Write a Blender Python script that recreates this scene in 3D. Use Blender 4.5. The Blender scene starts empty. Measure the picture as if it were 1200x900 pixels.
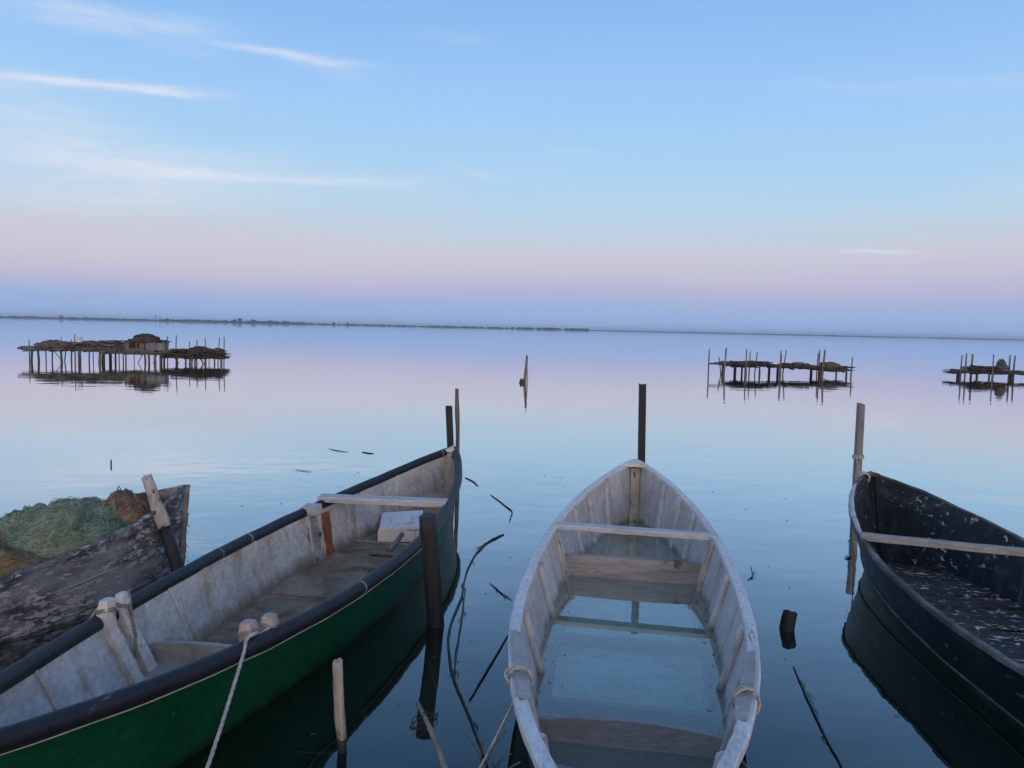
import bpy, bmesh, math, random
from mathutils import Vector, noise, Matrix
R = math.radians
PI = math.pi
sc = bpy.context.scene
COL = sc.collection

# ------------------------------------------------------------------ camera
cam = bpy.data.cameras.new('camera')
camo = bpy.data.objects.new('camera', cam)
COL.objects.link(camo)
sc.camera = camo
cam.lens = 27.0
cam.sensor_width = 36.0
cam.clip_start = 0.05
cam.clip_end = 30000
pitch, roll = R(4.15), R(1.27)
fw = Vector((0, math.cos(pitch), -math.sin(pitch)))
up0 = Vector((0, math.sin(pitch), math.cos(pitch)))
rt0 = Vector((1, 0, 0))
rt = rt0 * math.cos(roll) + up0 * math.sin(roll)
up = up0 * math.cos(roll) - rt0 * math.sin(roll)
mw = Matrix((rt, up, -fw)).transposed().to_4x4()
mw.translation = Vector((0, 0, 1.9))
camo.matrix_world = mw

# ------------------------------------------------------------------ colour
def lin(r, g, b):
    o = []
    for c in (r, g, b):
        c = c / 255.0
        o.append(c / 12.92 if c <= 0.04045 else ((c + 0.055) / 1.055) ** 2.4)
    return (o[0], o[1], o[2], 1)

class NT:
    """small helper for building node trees"""
    def __init__(s, tree):
        s.t = tree; s.n = tree.nodes; s.l = tree.links
    def node(s, typ, **kw):
        n = s.n.new(typ)
        for k, v in kw.items(): setattr(n, k, v)
        return n
    def put(s, sock, v):
        if hasattr(v, 'is_output') or isinstance(v, bpy.types.NodeSocket): s.l.new(v, sock)
        else: sock.default_value = v
    def math(s, op, a, b=0.0, clamp=False):
        n = s.node('ShaderNodeMath', operation=op, use_clamp=clamp)
        s.put(n.inputs[0], a); s.put(n.inputs[1], b)
        return n.outputs[0]
    def ramp(s, fac, stops, interp='LINEAR'):
        n = s.node('ShaderNodeValToRGB'); cr = n.color_ramp; cr.interpolation = interp
        while len(cr.elements) > 1: cr.elements.remove(cr.elements[-1])
        cr.elements[0].position = stops[0][0]
        cr.elements[0].color = stops[0][1]
        for p, c in stops[1:]:
            e = cr.elements.new(p); e.color = c
        s.put(n.inputs[0], fac)
        return n.outputs[0]
    def mix(s, fac, a, b):
        n = s.node('ShaderNodeMix', data_type='RGBA')
        s.put(n.inputs[0], fac); s.put(n.inputs[6], a); s.put(n.inputs[7], b)
        return n.outputs[2]
    def noise(s, vec, scale, detail=6, rough=0.6, dist=0.0):
        n = s.node('ShaderNodeTexNoise')
        if vec is not None: s.l.new(vec, n.inputs['Vector'])
        n.inputs['Scale'].default_value = scale; n.inputs['Detail'].default_value = detail
        n.inputs['Roughness'].default_value = rough; n.inputs['Distortion'].default_value = dist
        return n.outputs['Fac']
    def mapping(s, vec, scale=(1, 1, 1), loc=(0, 0, 0), rot=(0, 0, 0)):
        n = s.node('ShaderNodeMapping')
        s.l.new(vec, n.inputs[0])
        n.inputs['Location'].default_value = loc; n.inputs['Rotation'].default_value = rot
        n.inputs['Scale'].default_value = scale
        return n.outputs[0]
    def mrange(s, v, a, b, c=0.0, d=1.0):
        n = s.node('ShaderNodeMapRange')
        s.put(n.inputs[0], v)
        for i, x in enumerate((a, b, c, d)): n.inputs[i + 1].default_value = x
        return n.outputs[0]

# ------------------------------------------------------------------ sky: clear dusk after sunset, sun behind the camera
w = bpy.data.worlds.new('World'); sc.world = w; w.use_nodes = True
N = NT(w.node_tree)
tc = N.node('ShaderNodeTexCoord').outputs['Generated']
sp = N.node('ShaderNodeSeparateXYZ'); N.l.new(tc, sp.inputs[0])
dx, dy, dz = sp.outputs
el = N.math('ARCSINE', dz)
az = N.math('ARCTAN2', dx, dy)
# slight waviness of the twilight bands
bandn = N.noise(N.mapping(tc, (1.5, 1.5, 9)), 1.6, 3, .5)
elw = N.math('ADD', el, N.math('MULTIPLY', N.math('SUBTRACT', bandn, .5), .05))
elw = N.mix(N.mrange(el, .0, .06), el, elw)
S = 1.5707963
def p(x): return x / S
sky = N.ramp(N.math('DIVIDE', elw, S), [
    (0.0, lin(154, 182, 228)), (p(.022), lin(158, 182, 224)), (p(.037), lin(170, 182, 219)),
    (p(.052), lin(186, 186, 216)), (p(.072), lin(199, 196, 216)), (p(.095), lin(202, 204, 219)), (p(.12), lin(195, 210, 226)), (p(.155), lin(183, 214, 237)),
    (p(.20), lin(172, 211, 243)), (p(.27), lin(160, 203, 247)), (p(.34), lin(146, 193, 244)), (p(.40), lin(136, 184, 239)),
    (p(.6), lin(106, 161, 226)), (p(.9), lin(104, 156, 220)), (1.0, lin(118, 165, 224))])
# pinker towards the left, cooler to the right
left = N.math('MULTIPLY', N.math('MULTIPLY', N.mrange(az, .35, -.75), N.mrange(el, .21, .09)), N.mrange(el, .03, .06))
sky = N.mix(N.math('MULTIPLY', left, .35), sky, lin(220, 208, 214))
# afterglow behind the camera
back = N.mrange(dy, .1, -.8)
glow = N.math('MULTIPLY', back, N.mrange(el, 1.0, .1))
sky = N.mix(N.math('MULTIPLY', glow, .9), sky, (2.1, 1.62, 1.28, 1))
# cirrus streaks at fixed compass directions
n1 = N.noise(N.mapping(tc, (7, 7, 38)), 2.2, 6, .62, .6)
n2 = N.noise(N.mapping(tc, (3, 3, 14), (3, 1, 7)), 1.8, 4, .55, .3)
cv = N.node('ShaderNodeCombineXYZ'); N.l.new(az, cv.inputs[0]); N.l.new(el, cv.inputs[1])
wob = N.math('MULTIPLY', N.math('SUBTRACT', n2, .5), .035)
tot = None
# azimuth, elevation, half length, half thickness, tilt, strength, wispiness
for a0, e0, hl, ht, an, st, wi in [
        (-.485, .2550, .112, .0055, .075, 1.25, .45), (-.47, .3230, .105, .012, .05, .75, .6),
        (-.40, .300, .05, .007, -.1, .25, .7),
        (-.285, .3120, .095, .0055, .0, .80, .4), (-.24, .304, .05, .009, -.1, .30, .6),
        (-.30, .1760, .160, .0075, .02, .75, .5), (-.45, .180, .16, .018, .08, .6, .5), (-.55, .2, .14, .035, -.15, .65, .7), (-.42, .155, .16, .014, .05, .40, .8),
        (-.49, .133, .13, .010, .05, .42, .5), (-.56, .235, .05, .03, -.3, .12, .8),
        (.439, .0986, .036, .0028, -.03, .8, .3), (.072, .2230, .034, .0030, -.02, .30, .5),
        (.50, .2720, .10, .008, -.05, .22, .6), (.40, .2850, .10, .004, -.02, .18, .6), (-.085, .3507, .05, .008, -.03, .20, .7),
        (-.05, .19, .05, .006, -.2, .2, .7), (.2, .17, .2, .008, .0, .1, .7), (.9, .2, .3, .012, .1, .5, .7), (-1.2, .25, .35, .012, .05, .6, .7)]:
    A = N.math('SUBTRACT', az, a0); E_ = N.math('ADD', N.math('SUBTRACT', el, e0), wob)
    ca, sa = math.cos(an), math.sin(an)
    u_ = N.math('DIVIDE', N.math('ADD', N.math('MULTIPLY', A, ca), N.math('MULTIPLY', E_, sa)), hl)
    v_ = N.math('DIVIDE', N.math('SUBTRACT', N.math('MULTIPLY', E_, ca), N.math('MULTIPLY', A, sa)), ht)
    q = N.math('ADD', N.math('POWER', N.math('ABSOLUTE', u_), 3.0), N.math('POWER', N.math('ABSOLUTE', v_), 2.0))
    g = N.math('EXPONENT', N.math('MULTIPLY', q, -1.0))
    tex = N.mrange(n1, .5 - .28 * wi, .62 + .15 * wi, 1 - wi, 1.0)
    m_ = N.math('MULTIPLY', N.math('MULTIPLY', g, tex), st)
    tot = m_ if tot is None else N.math('ADD', tot, m_)
tot = N.math('MULTIPLY', tot, .75, True)
sky = N.mix(tot, sky, lin(230, 232, 243))
bg = N.n['Background']; N.l.new(sky, bg.inputs[0]); bg.inputs[1].default_value = 1.0

# last soft warm light from the afterglow behind the camera
sl = bpy.data.lights.new('sun', 'SUN'); sl.energy = 0.60; sl.angle = R(30); sl.color = (1, .80, .66)
so = bpy.data.objects.new('sun', sl); COL.objects.link(so)
so.rotation_euler = Vector((-.35, 1, -.22)).to_track_quat('-Z', 'Y').to_euler()

vs = sc.view_settings
vs.view_transform = 'Standard'; vs.look = 'None'; vs.exposure = 0.0; vs.gamma = 1.0; vs.use_curve_mapping = False
sc.cycles.max_bounces = 8; sc.cycles.glossy_bounces = 4; sc.cycles.transparent_max_bounces = 12
sc.cycles.volume_bounces = 0

# ------------------------------------------------------------------ object helpers
def tag(o, label=None, cat=None, group=None, kind=None):
    if label: o['label'] = label
    if cat: o['category'] = cat
    if group: o['group'] = group
    if kind: o['kind'] = kind
    return o

def empty(name, loc=(0, 0, 0), rz=0.0, **kw):
    o = bpy.data.objects.new(name, None); COL.objects.link(o)
    o.location = loc; o.rotation_euler = (0, 0, rz)
    return tag(o, **kw)

class MB:
    """collects geometry for one mesh"""
    def __init__(s): s.v = []; s.f = []; s.m = []; s.sm = []
    def add(s, vs_, fs, mi=0, smooth=True):
        b = len(s.v); s.v += [tuple(x) for x in vs_]
        for f in fs: s.f.append(tuple(b + i for i in f)); s.m.append(mi); s.sm.append(smooth)
    def grid(s, rows, mi=0, closed=False, smooth=True, flip=False):
        n = len(rows[0]); vs_ = [q for r in rows for q in r]; fs = []
        for i in range(len(rows) - 1):
            for j in range(n if closed else n - 1):
                k = (j + 1) % n
                f = (i * n + j, i * n + k, (i + 1) * n + k, (i + 1) * n + j)
                fs.append(f[::-1] if flip else f)
        s.add(vs_, fs, mi, smooth)
    def box(s, c, d, rot=None, mi=0, jit=0.0, rnd=random):
        vs_ = []
        for sx in (-.5, .5):
            for sy in (-.5, .5):
                for sz in (-.5, .5):
                    q = Vector((sx * d[0], sy * d[1], sz * d[2]))
                    if jit: q += Vector([rnd.uniform(-jit, jit) for _ in range(3)])
                    if rot is not None: q = rot @ q
                    vs_.append(q + Vector(c))
        s.add(vs_, [(0, 1, 3, 2), (4, 6, 7, 5), (0, 4, 5, 1), (2, 3, 7, 6), (0, 2, 6, 4), (1, 5, 7, 3)], mi, False)
    def tube(s, pts, rad, n=8, mi=0, cap=True, jit=0.0, seed=0, prof=None, smooth=True):
        pts = [Vector(q) for q in pts]; rows = []
        L = len(pts)
        t0 = (pts[1] - pts[0]).normalized()
        a = Vector((0, 0, 1)) if abs(t0.z) < .9 else Vector((0, 1, 0))
        nx_ = t0.cross(a).normalized()
        for i, q in enumerate(pts):
            t = (pts[min(i + 1, L - 1)] - pts[max(i - 1, 0)])
            t = t.normalized() if t.length > 1e-9 else t0
            nx_ = (nx_ - t * nx_.dot(t))
            nx_ = nx_.normalized() if nx_.length > 1e-6 else t.orthogonal().normalized()
            ny = t.cross(nx_)
            r_ = rad[i] if isinstance(rad, (list, tuple)) else rad
            row = []
            for j in range(n):
                an = 2 * PI * j / n
                k = 1.0 if prof is None else prof[j % len(prof)]
                if jit: k *= 1 + jit * (noise.noise(Vector((math.cos(an) * 1.3 + seed, math.sin(an) * 1.3, i * .35 + seed * 3.1))))
                row.append(q + nx_ * (math.cos(an) * r_ * k) + ny * (math.sin(an) * r_ * k))
            rows.append(row)
        s.grid(rows, mi, True, smooth, flip=True)
        if cap:
            b = len(s.v) - L * n
            s.f.append(tuple(b + j for j in range(n))); s.m.append(mi); s.sm.append(False)
            s.f.append(tuple(b + (L - 1) * n + n - 1 - j for j in range(n))); s.m.append(mi); s.sm.append(False)
    def build(s, name, mats, parent=None):
        me = bpy.data.meshes.new(name); me.from_pydata(s.v, [], s.f)
        if not isinstance(mats, (list, tuple)): mats = [mats]
        for m in mats: me.materials.append(m)
        me.polygons.foreach_set('material_index', s.m)
        me.polygons.foreach_set('use_smooth', s.sm)
        me.update()
        o = bpy.data.objects.new(name, me); COL.objects.link(o)
        if parent is not None: o.parent = parent
        return o

def smoothpath(pts, n=8):
    pts = [Vector(q) for q in pts]; out = []
    P = [pts[0] * 2 - pts[1]] + pts + [pts[-1] * 2 - pts[-2]]
    for i in range(1, len(P) - 2):
        for k in range(n):
            t = k / n; a, b, c, d = P[i - 1:i + 3]
            out.append(.5 * ((2 * b) + (c - a) * t + (2 * a - 5 * b + 4 * c - d) * t * t + (3 * b - 3 * c + d - a) * t ** 3))
    out.append(pts[-1]); return out

# ------------------------------------------------------------------ materials
def principled(name):
    m = bpy.data.materials.new(name); m.use_nodes = True
    N = NT(m.node_tree); return m, N, N.n['Principled BSDF']

def weathered(name, cols, scale=3, stretch=(1, 1, 1), rough=.75, bump=.3, bscale=60, chips=None, stain=None, spec=.35, coat=0, fine=.25, band=None):
    """cols: list of (pos, colour) over a broad noise; chips: (colour, threshold, scale, stretch); stain: (colour, low, high, scale, stretch)"""
    m, N, P = principled(name)
    tc = N.node('ShaderNodeTexCoord').outputs['Object']
    n = N.noise(N.mapping(tc, stretch), scale, 8, .62, .3)
    c = N.ramp(n, cols)
    f = N.noise(N.mapping(tc, stretch, (5, 3, 1)), scale * 9, 5, .7)
    fv = N.node('ShaderNodeMix', data_type='RGBA', blend_type='MULTIPLY')
    fv.inputs[0].default_value = 1.0
    N.l.new(c, fv.inputs[6]); N.l.new(N.ramp(f, [(.25, (1 - fine * 1.6,) * 3 + (1,)), (.7, (1 + fine * .3,) * 3 + (1,))]), fv.inputs[7])
    c = fv.outputs[2]
    hgt = N.noise(N.mapping(tc, stretch), bscale, 6, .65)
    if stain:
        col, lo, hi, ssc, sst = stain
        sn = N.noise(N.mapping(tc, sst, (2, 9, 4)), ssc, 6, .65, .5)
        c = N.mix(N.mrange(sn, lo, hi), c, col)
    if chips:
        col, th, csc, cst = chips
        cn = N.noise(N.mapping(tc, cst, (7, 1, 3)), csc, 9, .72, .4)
        ln = N.noise(N.mapping(tc, cst, (1, 8, 2)), csc * .22, 3, .6)
        cn = N.math('ADD', cn, N.math('MULTIPLY', N.math('SUBTRACT', ln, .5), .30))
        k = N.mrange(cn, th, th + .025)
        c = N.mix(k, c, col)
        hgt = N.math('ADD', hgt, N.math('MULTIPLY', k, -.6))
    if band:     # slime and scum left by the water: (colour, top of band, bottom of fade, strength)
        col, zt_, zb_, k_ = band
        sz = N.node('ShaderNodeSeparateXYZ'); N.l.new(tc, sz.inputs[0])
        bn = N.noise(N.mapping(tc, (1, 1, .4), (3, 3, 3)), 7, 6, .7)
        zz = N.math('ADD', sz.outputs[2], N.math('MULTIPLY', N.math('SUBTRACT', bn, .5), .16))
        c = N.mix(N.math('MULTIPLY', N.mrange(zz, zt_, zb_), k_), c, col)
    N.l.new(c, P.inputs['Base Color'])
    rr = N.mrange(f, .2, .8, rough - .12, min(1, rough + .12)); N.l.new(rr, P.inputs['Roughness'])
    P.inputs['Specular IOR Level'].default_value = spec
    P.inputs['Coat Weight'].default_value = coat
    b = N.node('ShaderNodeBump'); b.inputs['Strength'].default_value = bump; b.inputs['Distance'].default_value = .01
    N.l.new(hgt, b.inputs['Height']); N.l.new(b.outputs[0], P.inputs['Normal'])
    return m
def g(v, t=(1, 1, 1)): return (v * t[0], v * t[1], v * t[2], 1)
BL = (.96, 1, 1.04)
M = {}
M['green_out'] = weathered('green hull paint', [(.3, (.001, .042, .017, 1)), (.6, (.002, .062, .026, 1)), (.8, (.004, .085, .038, 1))], 2, (1, 1, 2), .5, .12, 30,
    chips=((.015, .12, .06, 1), .66, 7, (1, .9, .12)), spec=.2, band=((.012, .016, .009, 1), .055, .0, .9))
M['green_in'] = weathered('grey fibreglass lining', [(.25, g(.30, (1, .99, .96))), (.5, g(.44, (1, 1, .99))), (.75, g(.54, (1, 1, 1)))], 2.2, (1, 1, 1.6), .8, .25, 40,
    stain=((.20, .155, .105, 1), .52, .74, 2.6, (1, 1.8, .6)), spec=.25, band=((.13, .10, .06, 1), .10, .01, .85))
M['green_floor'] = weathered('grimy floor board', [(.3, g(.12, (1, .79, .53))), (.5, g(.22, (1, .80, .56))), (.75, g(.33, (1, .84, .62)))], 2.5, (1, 1, 1), .85, .4, 40,
    stain=((.075, .062, .038, 1), .48, .7, 4, (1, 1, 1)))
M['black_pipe'] = weathered('black rubber pipe', [(.3, g(.010, (.8, 1, 1.5))), (.7, g(.022, (.8, 1, 1.4)))], 3, (1, 1, 1), .55, .25, 40, spec=.3, chips=((.07, .08, .09, 1), .66, 14, (1, .3, 1)))
M['mid_in'] = weathered('weathered whitish grey paint', [(.25, g(.34, (.96, 1, 1.03))), (.5, g(.44, (.96, 1, 1.04))), (.75, g(.53, (.96, 1, 1.05)))], 2.5, (1, 1, .6), .85, .3, 45,
    stain=((.24, .24, .235, 1), .5, .85, 4, (2.5, 2.5, .4)), spec=.25, band=((.13, .13, .085, 1), .10, .045, .8))
M['mid_out'] = weathered('dark algae hull side', [(.3, g(.012, (1, 1.1, 1))), (.7, g(.03, (1, 1.1, 1)))], 4, (1, 1, 1), .6, .3, 40)
M['mid_rail'] = weathered('pale worn gunwale wood', [(.25, g(.42, BL)), (.5, g(.58, BL)), (.75, g(.68, BL))], 4, (2, .5, 2), .8, .5, 60,
    chips=((.2, .18, .16, 1), .66, 9, (2, .6, 2)))
M['mid_floor'] = weathered('drowned algae floor', [(.3, g(.32, (.92, 1, .84))), (.5, g(.46, (.94, 1, .94))), (.75, g(.58, (.95, 1, .98)))], 2.5, (1, 1, 1), .9, .3, 30,
    stain=((.17, .175, .10, 1), .5, .75, 3, (1, 1, 1)))
M['board'] = weathered('bare brownish bulkhead wood', [(.25, g(.20, (1, .95, .87))), (.5, g(.34, (1, .96, .9))), (.78, g(.46, (1, .97, .94)))], 3, (.5, 3, 3), .85, .5, 60,
    chips=((.12, .10, .075, 1), .60, 4, (1, 1, 1.4)))
M['board_grey'] = weathered('pale painted bulkhead', [(.25, g(.25, (1, .97, .95))), (.5, g(.33, (1, .98, .97))), (.78, g(.40, (1, .99, .98)))], 3, (.6, 2, 2), .85, .3, 60,
    stain=((.2, .17, .13, 1), .5, .8, 4, (1, 1, 1)))
M['post_paint'] = weathered('flaking white post paint', [(.3, g(.42, (1, .98, .96))), (.7, g(.60, (1, .99, .98)))], 4, (1, 1, 1), .85, .4, 60, chips=((.24, .19, .15, 1), .57, 12, (1.5, 1.5, .8)))
M['thwart'] = weathered('sun bleached thwart wood', [(.25, g(.30, BL)), (.5, g(.44, BL)), (.75, g(.56, BL))], 3, (.5, 5, 5), .82, .6, 60,
    chips=((.17, .15, .13, 1), .68, 5, (.6, 3, 3)))
M['board_dull'] = weathered('dull weathered board', [(.25, g(.17, BL)), (.5, g(.28, BL)), (.75, g(.40, BL))], 4, (.5, 5, 5), .82, .6, 60, chips=((.08, .075, .07, 1), .62, 5, (.6, 3, 3)))
M['stem_wood'] = weathered('tan flaking stem wood', [(.25, g(.20, (1, .9, .72))), (.5, g(.34, (1, .92, .76))), (.75, g(.46, (1, .95, .85)))], 5, (2, 2, .7), .85, .6, 60,
    chips=((.05, .042, .03, 1), .58, 9, (2, 2, 1)))
M['post_wood'] = weathered('brown bare post heads', [(.3, g(.22, (1, .86, .76))), (.7, g(.42, (1, .9, .83)))], 6, (1, 1, 1), .85, .5, 60, chips=((.10, .07, .05, 1), .6, 9, (1, 1, 1)))
M['grime'] = weathered('grimy grey panel', [(.3, g(.16, (1, .95, .88))), (.5, g(.30, (1, .96, .92))), (.7, g(.42, (1, .98, .95)))], 5, (1, 1, .7), .85, .4, 50, stain=((.05, .042, .03, 1), .5, .62, 7, (1, 1, 2.5)))
M['rust'] = weathered('rust brown stain', [(.3, (.11, .035, .015, 1)), (.5, (.20, .066, .025, 1)), (.75, (.30, .12, .055, 1))], 6, (1, 1, .5), .85, .4, 60)
M['dark_in'] = weathered('peeling blue black lining', [(.25, (.004, .007, .012, 1)), (.55, (.012, .020, .030, 1)), (.8, (.035, .052, .066, 1))], 3.2, (1, 1, 1), .62, .6, 30,
    chips=((.36, .38, .39, 1), .615, 19, (1, .8, 1.2)), stain=((.055, .068, .075, 1), .52, .8, 6, (1, 1, 1)))
M['dark_floor'] = weathered('rotten dark floor with peeling paint', [(.3, (.010, .011, .013, 1)), (.6, (.028, .024, .022, 1)), (.8, (.06, .045, .035, 1))], 4, (1, 1, 1), .6, .8, 30,
    chips=((.42, .40, .38, 1), .565, 15, (.9, 1.6, 1)), stain=((.085, .052, .032, 1), .5, .75, 5, (.7, 2.5, 1)))
M['dark_out'] = weathered('dark blue hull paint', [(.3, (.003, .006, .012, 1)), (.6, (.007, .012, .020, 1)), (.8, (.018, .028, .038, 1))], 3, (1, .4, 1.5), .5, .25, 30,
    chips=((.14, .13, .13, 1), .63, 16, (1, .5, 1.6)), band=((.012, .02, .012, 1), .12, .0, .8), stain=((.03, .04, .048, 1), .55, .85, 4, (1, .3, 2)), spec=.22)
M['dark_rail'] = weathered('worn dark rail', [(.3, g(.02, BL)), (.5, g(.06, (.95, 1, 1.05))), (.75, g(.20, BL))], 6, (1, .6, 1), .7, .5, 50)
M['old_out'] = weathered('cracked black blue paint on grey planks', [(.3, (.018, .022, .032, 1)), (.5, (.065, .075, .095, 1)), (.7, (.17, .185, .21, 1))], 5.5, (1, .8, 2.5), .75, .9, 45,
    chips=((.32, .33, .35, 1), .53, 15, (.8, .8, 2.2)), stain=((.21, .235, .26, 1), .50, .62, 2.2, (1, .6, 1.6)))
M['old_in'] = weathered('bare grey brown planking', [(.3, g(.10, (1, .9, .8))), (.5, g(.19, (1, .92, .85))), (.75, g(.32, (1, .95, .9)))], 3, (1, .5, 3), .85, .7, 50,
    chips=((.05, .05, .06, 1), .62, 7, (1, .5, 2)))
M['pile_dark'] = weathered('wet blackened pile wood', [(.3, g(.010, (.9, 1, 1.3))), (.7, g(.028, (.9, 1, 1.2)))], 6, (3, 3, .4), .6, .6, 60, chips=((.08, .085, .09, 1), .68, 8, (3, 3, .4)))
M['pile_brown'] = weathered('brown pile wood', [(.3, g(.07, (1, .85, .75))), (.7, g(.20, (1, .88, .78)))], 6, (3, 3, .4), .8, .6, 60, chips=((.03, .03, .03, 1), .62, 8, (3, 3, .6)))
M['pile_grey'] = weathered('pale grey pile wood', [(.3, g(.14, (.94, 1, 1.05))), (.7, g(.27, (.94, 1, 1.05)))], 5, (3, 3, .3), .75, .5, 60)
M['pile_light'] = weathered('sun bleached beige wood', [(.3, g(.22, (1, .92, .84))), (.5, g(.38, (1, .94, .88))), (.75, g(.5, (1, .95, .9)))], 6, (3, 3, .5), .85, .7, 60, chips=((.10, .08, .06, 1), .60, 7, (3, 3, .7)))
M['far_wood'] = weathered('far platform wood', [(.3, g(.07, (1, .90, .82))), (.7, g(.22, (1, .91, .84)))], 2, (1, 1, 1), .9, .2, 20)
M['far_dark'] = weathered('dark far branches', [(.3, g(.028, (1, .93, .88))), (.7, g(.10, (1, .90, .82)))], 3, (1, 1, 1), .9, .2, 20)
M['far_grey'] = weathered('weathered far reed thatch', [(.3, g(.06, (1, .95, .92))), (.7, g(.15, (1, .95, .92)))], 3, (1, 1, 1), .9, .2, 20)
M['far_tan'] = weathered('tan board wall', [(.3, g(.11, (1, .86, .7))), (.7, g(.22, (1, .86, .7)))], 3, (1, 1, 1), .9, .2, 20)
M['far_sheet'] = weathered('pale grey sheeting', [(.3, g(.14, (.9, .95, 1))), (.7, g(.24, (.92, .96, 1)))], 3, (1, 1, 1), .8, .2, 20)
M['far_white'] = weathered('white plastic', [(.3, g(.7)), (.7, g(.8))], 3, (1, 1, 1), .5, .1, 20)
M['opening'] = weathered('dark red brown opening shade', [(.3, (.030, .014, .010, 1)), (.7, (.055, .024, .016, 1))], 3, (1, 1, 1), .9, .1, 20)  # dark inside of the hut's window openings, painted on as a solid colour
M['foam'] = weathered('white foam', [(.3, g(.62, (1, .95, .96))), (.7, g(.74, (1, .96, .97)))], 4, (1, 1, 1), .85, .25, 120, fine=.1)
M['tool'] = weathered('tarnished metal', [(.3, g(.10)), (.7, g(.22))], 9, (1, 1, 1), .5, .3, 60)
M['rope'] = weathered('pale weathered rope', [(.3, g(.30, (1, .95, .88))), (.7, g(.50, (1, .96, .9)))], 20, (1, 1, 1), .9, .5, 200)
M['rope_dark'] = weathered('old grey rope', [(.3, g(.14, (1, .98, .95))), (.7, g(.27, (1, .98, .95)))], 20, (1, 1, 1), .9, .5, 200)
M['reed_dark'] = weathered('wet dead reed', [(.3, g(.012, (1, .95, .85))), (.7, g(.035, (1, .95, .85)))], 20, (1, 1, 1), .5, .3, 80)
M['reed_brown'] = weathered('brown dry stem', [(.3, g(.08, (1, .85, .7))), (.7, g(.2, (1, .87, .74)))], 20, (1, 1, 1), .8, .3, 80)
M['stick_brown'] = weathered('brown stick bark', [(.3, g(.16, (1, .82, .66))), (.7, g(.32, (1, .85, .7)))], 12, (3, .6, 3), .8, .6, 80)
M['reed_pale'] = weathered('drowned pale stem', [(.3, g(.14, (1, 1, .9))), (.7, g(.22, (1, 1, .9)))], 20, (1, 1, 1), .8, .3, 80)
M['net_green'] = weathered('faded green netting', [(.3, (.065, .115, .075, 1)), (.5, (.15, .21, .145, 1)), (.72, (.28, .34, .26, 1))], 7, (1, 1, 1), .9, 1.0, 90, fine=.45,
    stain=((.12, .11, .06, 1), .56, .8, 3, (1, 1, 1)))
M['twine_green'] = weathered('faded green twine', [(.3, (.14, .22, .15, 1)), (.7, (.33, .42, .33, 1))], 7, (1, 1, 1), .9, .5, 90)
M['net_brown'] = weathered('brown netting', [(.3, (.10, .07, .055, 1)), (.5, (.20, .145, .115, 1)), (.75, (.33, .26, .21, 1))], 8, (1, 1, 1), .9, 1.0, 90, fine=.45)
M['net_olive'] = weathered('olive brown netting', [(.3, (.09, .075, .045, 1)), (.5, (.19, .155, .10, 1)), (.75, (.31, .26, .18, 1))], 8, (1, 1, 1), .9, 1.0, 90, fine=.45)
M['leaf'] = weathered('far tree foliage', [(.3, (.015, .024, .018, 1)), (.7, (.032, .045, .032, 1))], .05, (1, 1, 1), .95, .0, 20)
M['bark'] = weathered('far bark', [(.3, g(.06)), (.7, g(.1))], 1, (1, 1, 1), .95, .0, 20)
M['shore'] = weathered('far marsh ground', [(.3, (.025, .028, .022, 1)), (.7, (.045, .046, .036, 1))], .02, (1, 1, 1), .95, .0, 20)
M['bank'] = weathered('trodden grassy bank', [(.3, (.05, .045, .03, 1)), (.5, (.06, .08, .03, 1)), (.7, (.11, .10, .06, 1))], 2, (1, 1, 1), .95, .8, 30)
M['bed'] = weathered('lagoon mud', [(.3, (.020, .030, .020, 1)), (.5, (.032, .045, .030, 1)), (.7, (.05, .062, .042, 1))], 1.2, (1, 1, 1), .95, .3, 20)

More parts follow.
